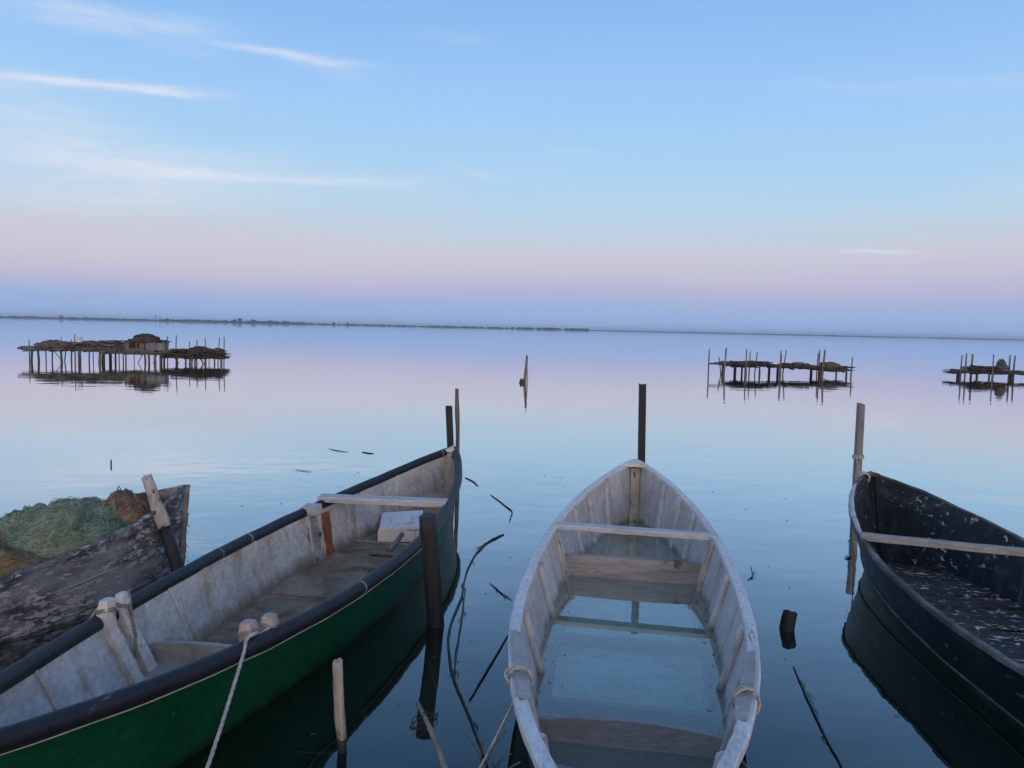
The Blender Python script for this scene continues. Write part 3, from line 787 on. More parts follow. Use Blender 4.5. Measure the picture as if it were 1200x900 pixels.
rnd = random.Random(77)
for k in range(9):
    c = rnd.uniform(150, 1080); br = MB(); y_ = rnd.uniform(.0, .9)
    br.tube([(lx(c), y_, -.25), (lx(c) + rnd.choice((-1, 1)) * rnd.uniform(.25, .6), y_, .45)], .018, 5); br.build('brace', M['far_wood'], lp)
# middle right platform
K2 = .01278
mp = empty('stilt_platform', (12.35, 35.0, 0), math.atan2(1.3, 7.7) * .6, label='thin ragged stilt platform with leaning stakes at centre right', cat='platform', group='stilt fishing platforms on the lagoon')
def mx_(c): return (c - 342) * K2
rnd = random.Random(21)
d = MB()
for k in range(4): d.tube([(mx_(75) + .3 * k, .2 + .25 * k, .50 + .02 * k), (mx_(342), .2 + .25 * k, .45), (mx_(605), .2 + .25 * k, .30 + .02 * k)], .04, 6)
stick_layer(d, mx_(150), mx_(600), .36, .44, 1.3, 60, rnd, lo=.5, hi=1.4)
stick_layer(d, mx_(165), mx_(300), .42, .60, 1.3, 110, rnd)
stick_layer(d, mx_(375), mx_(485), .34, .52, 1.3, 100, rnd)
stick_layer(d, mx_(495), mx_(605), .26, .46, 1.3, 80, rnd)
d.build('deck', M['far_dark'], mp)
i = 100
for c, top_, r_, tx in [(97, 92, .035, .0), (122, 85, .04, .12), (136, 120, .03, -.2), (153, 92, .03, .08), (205, 90, .035, .0), (233, 97, .03, .03), (268, 100, .03, .14), (332, 92, .035, .01), (352, 105, .035, .02),
                    (372, 90, .03, .22), (487, 85, .05, .12), (497, 88, .035, .0), (510, 100, .03, .03), (598, 110, .035, .05)]:
    i += 1; add_post(mp, mx_(c), .05 + (i % 3) * .5, (181 - top_) * K2, r_, M['far_wood'], i, tx, name='stake')
for c, r_ in [(198, .07), (206, .06), (225, .045), (258, .045), (328, .06), (334, .05), (362, .06), (484, .07), (491, .07), (584, .05), (588, .04), (125, .045), (152, .05)]:
    i += 1; add_post(mp, mx_(c), .1 + (i % 2) * 1.0, .45, r_ * 1.05, M['far_dark'], i)
mr = Matrix.Rotation(mp.rotation_euler.z, 3, 'Z')
for (c, z, rx, hh, lab) in [(240, .52, .45, .14, 'low dark heap on the left half of the thin centre right platform'),
                            (432, .46, .50, .20, 'dark heap in the middle of the thin centre right platform'),
                            (545, .42, .60, .32, 'largest dark heap near the right end of the thin centre right platform')]:
    hp = MB(); heap(hp, 0, 0, 0, rx * .9, .40, hh * .62, int(c) + 2, 90)
    o = hp.build('net_heap', M['far_wood']); o.location = Vector(mp.location) + mr @ Vector((mx_(c), .7, z))
    tag(o, lab, 'net heap', 'net heaps on the thin platform')

# right platform, running out of the frame
rp = empty('stilt_platform', (24.15, 36.5, 0), .0, label='dark stilt platform cut off by the right edge of the view', cat='platform', group='stilt fishing platforms on the lagoon')
K3 = .0135
def rx_(c): return (c - 1150) * K3
rnd = random.Random(31)
d = MB()
stick_layer(d, rx_(922), rx_(1500), .22, .36, 1.0, 200, rnd, lo=.5, hi=1.6)
stick_layer(d, rx_(990), rx_(1110), .36, .56, .9, 80, rnd)
d.box((rx_(1215), .5, .29), (rx_(1490) - rx_(940), .8, .07))
d.build('deck', M['far_dark'], rp)
i = 200
for c, top_, r_, tx in [(940, 110, .045, .02), (970, 103, .04, .03), (1008, 105, .05, .02), (1052, 103, .03, 0), (1127, 105, .045, 0), (1160, 108, .045, .02), (1195, 95, .06, 0), (1240, 104, .04, .04), (1300, 98, .04, -.03), (1370, 108, .05, .02), (1440, 100, .04, 0)]:
    i += 1; add_post(rp, rx_(c), .0 + (i % 3) * .35, (190 - top_) * K3, r_, M['far_wood'], i, tx, name='stake')
for c, r_ in [(938, .07), (965, .08), (1002, .07), (1012, .06), (1045, .05), (1090, .06), (1125, .06), (1155, .06), (1185, .06), (1230, .06), (1270, .07), (1320, .06), (1380, .06), (1430, .07), (1480, .06)]:
    i += 1; add_post(rp, rx_(c), .1 + (i % 2) * .7, .34, r_ * .9, M['far_dark'], i)
hp = MB(); heap(hp, 0, 0, 0, .24, .32, .50, 77, 90, cone=1.2); o = hp.build('net_heap', M['far_wood']); o.location = (24.15 + rx_(1096), 36.8, .42)
tag(o, 'brown cone shaped heap on the right edge platform', 'net heap')

# lone forked stake in mid water
st = empty('forked_stake', (.45, 26.9, 0), label='lone pair of leaning sticks standing in open water at the centre', cat='stake')
post_mesh((-.11, 0, -.6), (.07, .2, .96), .065, .034, 7, 4, .5, 9, bow=.03, top=.03).build('leaning_stick', M['pile_brown'], st)
post_mesh((.10, -.05, -.6), (.07, .15, .62), .030, .020, 6, 5, .4, 9).build('thin_stick', M['pile_light'], st)
b = MB(); heap(b, -.10, .0, -.02, .09, .09, .16, 5, 12, rad=.012); b.build('weed_tuft', M['far_dark'], st)

# ------------------------------------------------------------------ middle boat, half flooded
def stem_post(h, root, mat, z1, wid=.075, z0=-.1, t=.0):
    """upright post inside the bow"""
    m = MB(); rows = []
    for k in range(13):
        z = z0 + (z1 - z0) * k / 12
        a = h.innerz(0.0, z, -1); a.x = h.bx_(0)
        y = a.y; wv = 1 + .18 * noise.noise(Vector((k * .6, 2, 1)))
        w2 = wid / 2 * wv
        rows.append([Vector((-w2, y + .02, z)), Vector((-w2 * .85, y - .07 * wv, z)), Vector((w2 * .85, y - .07 * wv, z)), Vector((w2, y + .02, z))])
    m.grid(rows, 0, True, False)
    m.f.append(tuple(len(m.v) - 4 + j for j in range(4))); m.m.append(0); m.sm.append(False)
    return m.build('stem_post', mat, root)

def breasthook(h, root, mat, t1=.05, lift=.012, th=.03):
    """small triangular deck closing the bow"""
    m = MB(); top_, bot = [], []
    for k in range(9):
        t = t1 * k / 8
        a, b = h.outer(t, 1, -1), h.outer(t, 1, 1)
        for lst, dz in ((top_, lift), (bot, lift - th)):
            lst.append([Vector((q.x, q.y, q.z + dz + .006 * (1 - abs(j - 2) / 2.0))) for j, q in enumerate([a.lerp(b, f_ / 4) for f_ in range(5)])])
    m.grid(top_, 0, smooth=False); m.grid(bot, 0, smooth=False, flip=True)
    m.grid([top_[-1], bot[-1]], 0, smooth=False)
    return m.build('breasthook', mat, root)

def rowlock(h, t, sd, mat, root, gapy=.14, up_=.10, wid=.06, thick=.045, lash=True, z0=.05, ropemat=None, lo=.03):
    """pair of short posts bolted inside the side, with rope turns round their heads"""
    out = []
    for k, dt in enumerate((-.5, .5)):
        tt = t + dt * gapy / h.L
        m = MB(); rows = []
        zt = h.zs(tt) + up_ + (.012 if k else 0)
        for j in range(11):
            z = z0 + (zt - z0) * j / 10
            q = h.innerz(tt, min(z, h.zs(tt)), sd, lo); q.z = z
            if z > h.zs(tt): q.x -= sd * (z - h.zs(tt)) * .1
            wv = 1 + .2 * noise.noise(Vector((j * .8, t * 20 + k, sd)))
            wy, wx = wid / 2 * wv, thick / 2 * wv
            if j == 10: wy *= .8; wx *= .8
            rows.append([q + Vector(v_) for v_ in ((-wx, -wy, 0), (-wx * .3, -wy * 1.15, 0), (wx, -wy, 0), (wx * 1.1, 0, 0), (wx, wy, 0), (-wx * .3, wy * 1.15, 0), (-wx, wy, 0), (-wx * 1.1, 0, 0))])
        m.grid(rows, 0, True, False)
        m.f.append(tuple(len(m.v) - 8 + j for j in range(8))); m.m.append(0); m.sm.append(False)
        o = m.build('rowlock_post', mat, root)
        if lash:
            l_ = MB(); c = sum((Vector(v_) for v_ in rows[9]), Vector()) / 8
            lashing(c - Vector((0, 0, .012)), (.25 * (1 - 2 * k), .3, 1), thick * .70, .0065, 2, l_, k); l_.build('lashing', ropemat or M['rope_dark'], o)
        out.append(sum((Vector(v_) for v_ in rows[9]), Vector()) / 8)
    return out

mb = empty('flooded_boat', HM.loc, HM.rz, label='pale grey wooden boat half full of water in the centre', cat='boat')
make_hull(HM, M['mid_out'], M['mid_in'], mb)
floor_part(HM, HM.zb + .034, M['mid_floor'], mb)
rail(HM, M['mid_rail'], mb, 'cap', wd=.058, th=.034, lift=.012)
breasthook(HM, mb, M['mid_rail'], .034, .020)
stem_post(HM, mb, M['stem_wood'], .54, .10)
for t in (.10, .175, .25, .49, .64, .80, .88, .94):
    rib(HM, t, M['mid_in'], mb, .042, .040, -.13, topgap=.0)
for t in (.425, .565, .70):
    rib(HM, t, M['mid_in'], mb, .022, .012, -.13)
for t in (.49, .64, .80):     # floor frames lying across the bottom
    bulkhead(HM, t, -.14, -.055, M['mid_in'], mb, .045, 0, 'floor_frame')
# broad knees under the thwart
rib(HM, .36, M['stem_wood'], mb, .075, .03, -.1, topgap=.0, name='knee')
rib(HM, .345, M['mid_in'], mb, .05, .02, -.1, topgap=.0, name='knee')
bulkhead(HM, .340, -.14, .20, M['board'], mb, .05, .012, slope=.0)
bulkhead(HM, .742, -.14, .135, M['board_grey'], mb, .03, .04)
zt = HM.zs(.35) + .004
plank((-HM.hw(.345) + .015, HM.L * (.5 - .345), zt), (HM.hw(.35) - .015, HM.L * (.5 - .352), zt), .105, .036, M['thwart'], mb, seed=3)
# rowlock cheeks near the stern with rope turns
for sd in (-1, 1):
    m = MB(); rows = []
    for k in range(15):
        t = .70 + .13 * k / 14
        q = HM.outer(t, 1, sd); e = 1 - (abs(k - 7) / 7) ** 6
        w_ = .035 + .022 * e; z = q.z + .018 + .016 * e
        rows.append([Vector((q.x - sd * .01, q.y, q.z - .02)), Vector((q.x - sd * .01, q.y, z)), Vector((q.x - sd * (.01 + w_), q.y, z - .01)), Vector((q.x - sd * (.01 + w_), q.y, q.z - .12 * e - .02))])
    m.grid(rows, 0, True, False, flip=(sd > 0)); o = m.build('rowlock_cheek', M['board_grey'], mb)
    l_ = MB(); q = HM.outer(.79, 1, sd)
    for k in range(3):
        a = []
        for j in range(13):
            an = 2 * PI * j / 12; a.append(Vector((q.x - sd * .035 + .052 * math.cos(an), q.y + (k - 2) * .012 + .008 * math.sin(an * 2 + k), q.z + .0 + .058 * math.sin(an))))
        l_.tube(a, .0045, 5)
    l_.build('lashing', M['rope'], o)

# the water inside
bm = bmesh.new()
pts = []
for sd in (1, -1):
    for k in (range(0, 61) if sd > 0 else range(60, -1, -1)):
        q = HM.innerz(k / 60, .05, sd, -.012); q.z = .05; pts.append(HM.world(q))
vs_ = [bm.verts.new(q) for q in pts]; bmesh.ops.remove_doubles(bm, verts=bm.verts, dist=.002); bm.verts.ensure_lookup_table()
n_ = len(bm.verts); es = [bm.edges.new((bm.verts[i], bm.verts[(i + 1) % n_])) for i in range(n_)]
bmesh.ops.triangle_fill(bm, use_beauty=True, edges=es)
for f in bm.faces:
    f.normal_update()
    if f.normal.z < 0: f.normal_flip()
me = bpy.data.meshes.new('bilge_water'); bm.to_mesh(me); bm.free(); me.materials.append(M['bilge'])
o = bpy.data.objects.new('bilge_water', me); COL.objects.link(o); tag(o, 'still clear water filling the bottom of the pale grey boat', 'water', kind='stuff')

# ------------------------------------------------------------------ green boat
gb = empty('green_boat', HG.loc, HG.rz, label='long green boat with black pipe rim and grey inside at left', cat='boat')
make_hull(HG, M['green_out'], M['green_in'], gb)
floor_part(HG, .0, M['green_floor'], gb, t0=.05, t1=.72)
floor_part(HG, .10, M['board_grey'], gb, name='stern_floor', t0=.725, t1=.97)
rail(HG, M['black_pipe'], gb, 'pipe', r=.039, lift=.0, t0=.006, t1=.994)
stem_post(HG, gb, M['stem_wood'], .56, .09)
breasthook(HG, gb, M['mid_rail'], .026, .035)
for t in (.14, .25, .372, .495, .60, .665, .86, .93):
    rib(HG, t, M['green_in'], gb, .028, .014, -.02)
rib(HG, .330, M['rust'], gb, .15, .010, -.02, sides=(-1,), name='rust_panel', topgap=.06)
rib(HG, .338, M['rust'], gb, .03, .012, -.02, sides=(1,), name='rust_panel', topgap=.06)
rib(HG, .362, M['grime'], gb, .20, .006, -.02, sides=(-1,), name='grimy_panel', topgap=.05)
rib(HG, .262, M['board'], gb, .06, .02, .10, sides=(-1,), name='knee', topgap=.1)
# floor seams as thin battens
for t in (.255, .378, .50, .61):
    a, b = HG.innerz(t, .006, -1), HG.innerz(t, .006, 1)
    plank(a, b, .022, .014, M['board_grey'] if t < .3 else M['green_floor'], gb, 'floor_batten', seed=t * 10)
bulkhead(HG, .712, -.02, .185, M['board_grey'], gb, .03, .035)
bulkhead(HG, .085, -.02, .20, M['board'], gb, .03, .01)
zt = HG.zs(.31) + .035
plank((-HG.hw(.325) - .07, HG.L * (.5 - .323), zt), (HG.hw(.30) - .045, HG.L * (.5 - .304), zt), .15, .045, M['thwart'], gb, seed=7)
m = MB(); q = HG.outer(.368, 1, -1); m.box((q.x + .04, q.y, q.z + .015), (.13, .15, .06), jit=.012, rnd=random.Random(3)); m.build('thwart_block', M['thwart'], gb)
for sd in (-1, 1):
    m = MB(); path = []
    for k in range(90):
        t = .01 + .98 * k / 89; q = HG.outer(t, 1, sd); q.x += sd * .008; q.z -= .041 + .004 * noise.noise(Vector((k * .3, sd, 0))); path.append(q)
    m.tube(path, .0032, 6, jit=.6); m.build('pale_trim', M['board_grey'], gb)
# scuffed joints on the pipe
for t, sd in ((.56, -1), (.50, -1), (.03, -1), (.62, 1)):
    m = MB(); a = HG.outer(t, 1, sd); b = HG.outer(t + .003, 1, sd); a.x -= sd * .012; b.x -= sd * .012
    m.tube([a, b], .0405, 14); m.build('pipe_joint', M['tool'], gb)
pl = rowlock(HG, .755, -1, M['post_paint'], gb, .15, .10, .066, .055, lo=.012)
pr = rowlock(HG, .765, 1, M['post_wood'], gb, .15, .085, .07, .06, lo=.022, z0=.1)
def gw(q): return HG.world(q)

# ropes of the green boat
a, b = [gw(q) for q in pr]
m = MB(); rope_mesh([a + Vector((.03, .02, 0)), (a + b) / 2 + Vector((.02, -.03, -.02)), b + Vector((.03, -.02, -.01)), b + Vector((.05, -.03, .004)), Vector((-1.164, 3.360, 0.483)), Vector((-1.155, 3.270, 0.436)), Vector((-1.146, 3.120, 0.355)), Vector((-1.132, 2.950, 0.280)), Vector((-1.116, 2.780, 0.222)), Vector((-1.108, 2.600, 0.141))], .0085, m=m)
tag(m.build('mooring_rope', M['rope']), 'pale rope tied to the near rim of the green boat and hanging down its side', 'rope', 'mooring ropes')
a, b = [gw(q) for q in pl]
m = MB(); rope_mesh([a + Vector((.04, 0, -.01)), a + Vector((.05, .01, -.12)), a + Vector((.085, -.02, -.27))], .009, m=m)
rope_mesh([a + Vector((-.03, 0, .01)), (a + b) / 2 + Vector((-.03, 0, -.02)), b + Vector((-.04, 0, 0)), b + Vector((-.10, -.04, -.10)), b + Vector((-.22, -.12, -.24)), b + Vector((-.42, -.5, -.42)), b + Vector((-.5, -1.0, -.47))], .009, m=m)
tag(m.build('mooring_rope', M['rope_dark']), 'grey rope tied round the two white posts on the far rim of the green boat', 'rope', 'mooring ropes')
# ropes of the middle boat
q = HM.world(HM.outer(.79, 1, -1))
m = MB(); rope_mesh([q + Vector((.04, 0, .03)), q + Vector((.0, -.01, .045)), q + Vector((-.03, -.015, .02)), Vector((0.038, 2.970, 0.438)), Vector((-0.010, 2.900, 0.350)), Vector((-0.081, 2.800, 0.251)), Vector((-0.181, 2.650, 0.129))], .0055, m=m)
tag(m.build('mooring_rope', M['rope']), 'thin pale rope running from the left rim of the flooded boat towards the bank', 'rope', 'mooring ropes')
q = HM.world(HM.outer(.79, 1, 1))
m = MB(); rope_mesh([q + Vector((-.02, .02, .05)), q + Vector((-.07, -.02, -.01)), q + Vector((-.10, -.14, -.08)), q + Vector((-.15, -.35, -.05)), q + Vector((-.16, -.7, .05)), q + Vector((-.05, -1.3, .02))], .007, m=m)
tag(m.build('mooring_rope', M['rope_dark']), 'frayed grey rope lying along the inner right rim of the flooded boat', 'rope', 'mooring ropes')

# foam box on the floor of the green boat
bx = empty('foam_box', gw((-.09, 1.70, .006)), HG.rz + .25, label='white foam fish box on the floor of the green boat', cat='box')
m = MB()
Lx, Ly, Hh = .36, .50, .10
for cx, cy, sx, sy in ((-Lx / 2 + .015, 0, .03, Ly), (Lx / 2 - .015, 0, .03, Ly), (0, -Ly / 2 + .015, Lx - .064, .03), (0, Ly / 2 - .015, Lx - .064, .03)):
    m.box((cx, cy, Hh / 2), (sx, sy, Hh), jit=.002)
m.box((0, 0, .012), (Lx - .062, Ly - .062, .02)); m.build('tray', M['foam'], bx)
m = MB(); rt_ = Matrix.Rotation(.05, 3, 'X') @ Matrix.Rotation(-.06, 3, 'Y') @ Matrix.Rotation(.06, 3, 'Z')
m.box((.01, .01, Hh + .024), (Lx + .02, Ly + .02, .028), rt_, jit=.004); m.box((.01, -.05, Hh + .045), (Lx * .5, Ly * .4, .02), rt_, jit=.006)
m.build('lid', M['foam'], bx)
# scraper tool
tl = empty('scraper_tool', gw((.03, 1.05, .012)), HG.rz - .05, label='old metal scraper with a wide foot on the floor of the green boat', cat='tool')
m = MB(); m.tube([(0, .30, .10), (-.01, .18, .05), (-.02, .04, .018)], [.020, .022, .026], 8); m.build('handle', M['tool'], tl)
m = MB(); m.box((-.02, 0, .012), (.26, .05, .022), jit=.006); m.box((.05, .045, .014), (.05, .06, .02), jit=.004); m.box((-.12, -.02, .012), (.09, .04, .02), jit=.004); m.build('foot', M['tool'], tl)

# ------------------------------------------------------------------ right boat
rb = empty('dark_boat', HR.loc, HR.rz, label='dark blue boat with peeling paint cut by the right edge', cat='boat')
make_hull(HR, M['dark_out'], M['dark_in'], rb)
fl = floor_part(HR, .02, M['dark_floor'], rb, t0=.06, t1=.95, bumpy=.03)
rr_ = rail(HR, M['dark_rail'], rb, 'cap', wd=.036, th=.03, lift=.008)
breasthook(HR, rb, M['dark_rail'], .010, .014)
for t in (.26, .42, .57, .70, .85):
    rib(HR, t, M['dark_in'], rb, .05, .03, -.02)
rnd = random.Random(8)
for k, t in enumerate((.14, .18, .22, .26, .30, .34, .38, .42, .46, .50, .54, .58, .62, .66)):
    z = .045 + rnd.uniform(0, .012)
    a, b = HR.innerz(t, z, -1, .02), HR.innerz(t + rnd.uniform(-.01, .01), z, 1, .02)
    plank(a, b, rnd.uniform(.205, .222), .016, M['dark_floor'], rb, 'floor_board', seed=k, wear=.012)
zt = HR.zs(.29) + .015
plank((-HR.hw(.262) - .0 + HR.bx_(.26), HR.L * (.5 - .255), HR.zs(.26) + .012), (HR.hw(.30) + HR.bx_(.3) - .02, HR.L * (.5 - .30), HR.zs(.3) + .012), .075, .045, M['board_dull'], rb, seed=12)
# pale worn strip on the near shoulder of the rail
m = MB(); path = []
for k in range(26):
    t = .055 + .20 * k / 25; q = HR.outer(t, 1, -1); q.x += .008; q.z += .014; path.append(q)
m.tube(path, [.008 + .014 * math.sin(PI * k / 25) ** .5 for k in range(26)], 8, jit=.3, seed=2); m.build('worn_rail_edge', M['thwart'], rb)
# rubbing strake low on the side
for sd in (-1, 1):
    m = MB(); path = []
    for k in range(60):
        t = .02 + .96 * k / 59; q = HR.outer(t, .40, sd); q.x += sd * .002; path.append(q)
    m.tube(path, .008, 6); m.build('rubbing_strake', M['dark_rail'], rb)
# ------------------------------------------------------------------ old boat at far left
ob = empty('weathered_boat', HO.loc, HO.rz, label='old boat with cracked black paint loaded with nets at far left', cat='boat')
make_hull(HO, M['old_out'], M['old_in'], ob)
floor_part(HO, .03, M['old_in'], ob, t0=.05, t1=.95)
rail(HO, M['old_out'], ob, 'cap', wd=.040, th=.022, lift=.004)
for sd in (-1, 1):
    for vv in (.30, .62):
        m = MB(); rows = []
        for k in range(90):
            t = .006 + .985 * k / 89; e = .01 * noise.noise(Vector((t * 30, vv * 9, sd)))
            rows.append([HO.outer(t, vv - .012 + e, sd) + Vector((sd * .0005, 0, 0)), HO.outer(t, vv + e, sd) + Vector((sd * .009, 0, 0)), HO.outer(t, vv + .012 + e, sd) + Vector((sd * .0005, 0, 0))])
        m.grid(rows, 0, smooth=False, flip=(sd > 0)); m.build('plank_seam', M['old_out'], ob)
for t in (.08, .3, .5, .7, .9): rib(HO, t, M['old_in'], ob, .04, .03, .0)
stem_post(HO, ob, M['old_in'], .62, .06)
# outer stem piece with ragged barnacled edge
m = MB(); path = []
for k in range(16):
    v = k / 15 * 1.02; q = HO.outer(0, min(v, 1), 1); q.x = 0; q.y += .012; path.append(q)
m.tube(path, .026, 8, jit=.9, seed=3); m.build('stem_band', M['old_in'], ob)
def fuzz(m, c, n, L, r_, rnd):
    for k in range(n):
        d = Vector((rnd.uniform(-1, 1), rnd.uniform(-.2, 1), rnd.uniform(-1, .5))).normalized() * L * rnd.uniform(.4, 1)
        m.tube([Vector(c), Vector(c) + d * .6 + Vector((0, 0, .01)), Vector(c) + d], r_, 4)
m = MB()
for z in (.15, .22, .31, .38, .45):
    v = (z + .14) / (.672 + .14); q = HO.outer(0, v, 1); q.y += .02; fuzz(m, q, 6, .06, .002, rnd)
m.build('dried_weed', M['reed_dark'], ob)

# net heaps in the old boat
def net_pile(c, rx, ry, hh, seed, mat, rot=0.0, folds=5, strands=160, nm='net_pile', amp=.34, tw=None):
    m = MB(); nu, nv = 96, 34
    def P_(u_, v_):
        an = u_ * 2 * PI; rr_ = math.sin(min(1, v_) * PI / 2) ** .8
        x, y = math.cos(an) * rr_, math.sin(an) * rr_
        base = max(0, math.cos(min(1, v_) * PI / 2)) ** .75
        nn = noise.noise(Vector((x * 1.6 + seed, y * 1.6, 0)))
        w1 = noise.noise(Vector((x * 1.1, y * 1.1, seed + 4)))
        fold = 1 - abs(noise.noise(Vector(((x + w1) * 1.6, (y * .6 + w1) * folds, seed)))) * 2.2
        fine = 1 - abs(noise.noise(Vector(((x + w1 * 1.5) * 3, (y + w1 * 2) * folds * 2.4, seed + 8)))) * 2
        z = hh * base * (1 + .38 * nn + .10 * noise.noise(Vector((x * 3.2 + seed, y * 3.2, 4)))) + (amp * .33 * fold + amp * .14 * fine) * hh * (.3 + .7 * base)
        k = 1 + .14 * nn + .03 * fold
        q = Vector((x * rx * k, y * ry * k, z))
        return Matrix.Rotation(rot, 3, 'Z') @ q
    for_rows = [[P_(i / nu, j / nv) for i in range(nu)] for j in range(nv + 1)]
    m.grid(for_rows, 0, True, True)
    root = empty(nm, HO.world(c), HO.rz)
    m.build('net_cloth', mat, root)
    s_ = MB(); r_ = random.Random(seed)
    for i in range(strands):
        u_, v_ = r_.random(), r_.uniform(.05, .95); du, dv = r_.uniform(-.02, .02), r_.uniform(-.04, .04); pts = []
        for k in range(12):
            q = P_(u_, max(.02, min(1, v_))); pts.append(q + Vector((0, 0, .003 + r_.uniform(0, .006) + (.012 if k in (4, 5) and i % 4 == 0 else 0))))
            du += r_.uniform(-.006, .006); dv += r_.uniform(-.012, .012); u_ += du * .6; v_ += dv * .6
        s_.tube(smoothpath(pts, 2), r_.uniform(.0012, .003), 4)
    o = s_.build('loose_twine', tw or mat, root); o['kind'] = 'stuff'
    return root
tag(net_pile((-.06, 1.90, .36), .38, .50, .23, 3, M['net_green'], .4, 5, 380, 'net_pile', amp=.55, tw=M['twine_green']), 'big heap of faded green netting in the old left boat', 'fishing net', 'nets heaped in the old boat')
tag(net_pile((-.06, 2.36, .43), .21, .27, .19, 9, M['net_brown'], .2, 6, 200, 'net_pile'), 'dark brown net bundle behind the green netting towards the bow', 'fishing net', 'nets heaped in the old boat')
tag(net_pile((.10, 1.50, .30), .27, .50, .20, 15, M['net_olive'], .0, 6, 200, 'net_pile'), 'olive brown net bundle below the green netting at the near rim', 'fishing net', 'nets heaped in the old boat')

# ------------------------------------------------------------------ mooring piles
def pile(name, base, top_, r0, r1, mat, lab, seed, square=False, group='mooring piles', jit=.2, bow=0, low=None, split=None):
    base, top_ = Vector(base), Vector(top_); d = (top_ - base)
    foot = base - d.normalized() * .5
    if low:
        root = empty(name, base, label=lab, cat='post', group=group)
        c = base.lerp(top_, split)
        post_mesh(foot - base, c - base, r0, (r0 + r1) / 2, 10, seed, jit, 8).build('wet_foot', M[low], root)
        post_mesh(c - base - d * .01, top_ - base, (r0 + r1) / 2 * 1.06, r1, 10, seed + 1, jit * 1.3, 8, top=.008).build('dry_head', mat, root)
        return root
    m = post_mesh(foot - base, top_ - base, r0, r1, 12, seed, jit, 14, square, bow, top=.010)
    o = m.build(name, mat); o.location = base
    return tag(o, lab, 'post', group)
pile('mooring_pile', (-0.679, 8.966, 0.000), (-0.735, 8.966, 0.972), .040, .040, M['pile_dark'], 'short square black post just behind the bow of the green boat', 1, True, jit=.1)
pile('mooring_pile', (-0.638, 9.169, -0.000), (-0.658, 9.169, 1.159), .027, .024, M['pile_brown'], 'thin brown stick beside the square post at the green boat bow', 2, jit=.5, bow=.012)
pile('mooring_pile', (1.368, 7.87, 0), (1.337, 7.85, 1.36), .038, .036, M['pile_dark'], 'tall dark square post behind the bow of the flooded boat', 3, True, jit=.1)
pile('mooring_pile', (4.041, 8.846, 0), (4.039, 8.846, 1.12), .040, .037, M['pile_grey'], 'pale grey square post in the water behind the bow of the dark boat', 4, True, jit=.1)
pile('mooring_pile', (-.451, 4.785, 0), (-.512, 4.75, .711), .052, .052, M['pile_dark'], 'thick wet black post in the water beside the green boat', 5, jit=.14)
pile('mooring_pile', (-.722, 3.303, 0), (-.735, 3.25, .44), .022, .021, M['pile_light'], 'short bleached stick with a dark foot at the bottom edge', 6, jit=.3, low='pile_dark', split=.16)
pile('mooring_pile', (1.812, 4.843, 0), (1.838, 4.86, .115), .046, .045, M['pile_dark'], 'low round black stump in open water left of the dark boat', 7, jit=.2)
pile('mooring_pile', (-2.20, 5.21, -.05), (-2.566, 5.35, .803), .044, .038, M['pile_light'], 'leaning post with bleached top against the old boat bow', 8, jit=.3, low='pile_dark', split=.60)
# rope turns round the bow of the dark boat, led to the grey post
q = HR.world(HR.outer(.012, 1, -1))
m = MB(); lashing(q + Vector((0, 0, -.02)), (.3, 1, .2), .042, .008, 4, m, 3); fuzz(m, q + Vector((-.04, -.02, -.03)), 10, .09, .003, random.Random(4))
rope_mesh([q + Vector((-.03, .03, 0)), q.lerp(Vector((4.0, 8.8, .55)), .5) - Vector((0, 0, .12)), Vector((4.0, 8.8, .50))], .006, m=m)
lashing((4.04, 8.846, .50), (0, 0, 1), .056, .009, 3, m, 5)
tag(m.build('rope_lashing', M['rope']), 'frayed pale rope turns round the bow of the dark boat', 'rope')
m = MB(); fuzz(m, (2.917, 6.436, .0), 12, .07, .003, random.Random(6))
tag(m.build('weed_tuft', M['reed_dark']), 'dark weed tuft floating left of the bow of the dark boat', 'weed')
m = MB(); post_mesh((-5.22, 9.93, -.1), (-5.215, 9.93, .07), .012, .010, 6, 3, .3, 4, m=m)
tag(m.build('water_stick', M['pile_dark']), 'tiny stick end poking from the open water above the green nets', 'stick')
# leaning brown stick with twig loops at the bottom edge
ls = empty('leaning_stick', (-.36, 3.5, 0), label='brown stick with dark twig loops rising from the bottom edge', cat='stick')
post_mesh((.19, -1.0, .33), (-.035, -.15, .205), .012, .010, 9, 9, .35, 12, bow=.01, top=.004).build('shaft', M['stick_brown'], ls)
m = MB(); rr = random.Random(12)
for k in range(4):
    pts = []
    for j in range(12):
        an = 2 * PI * j / 11 + k; pts.append(Vector((.02 + .045 * math.cos(an) * (1 + .4 * rr.random()), -.36 + .03 * math.sin(an + k), .232 + .022 * math.sin(an + k * .7))))
    m.tube(smoothpath(pts, 2), .0022, 5)
m.build('twig_loop', M['reed_dark'], ls)

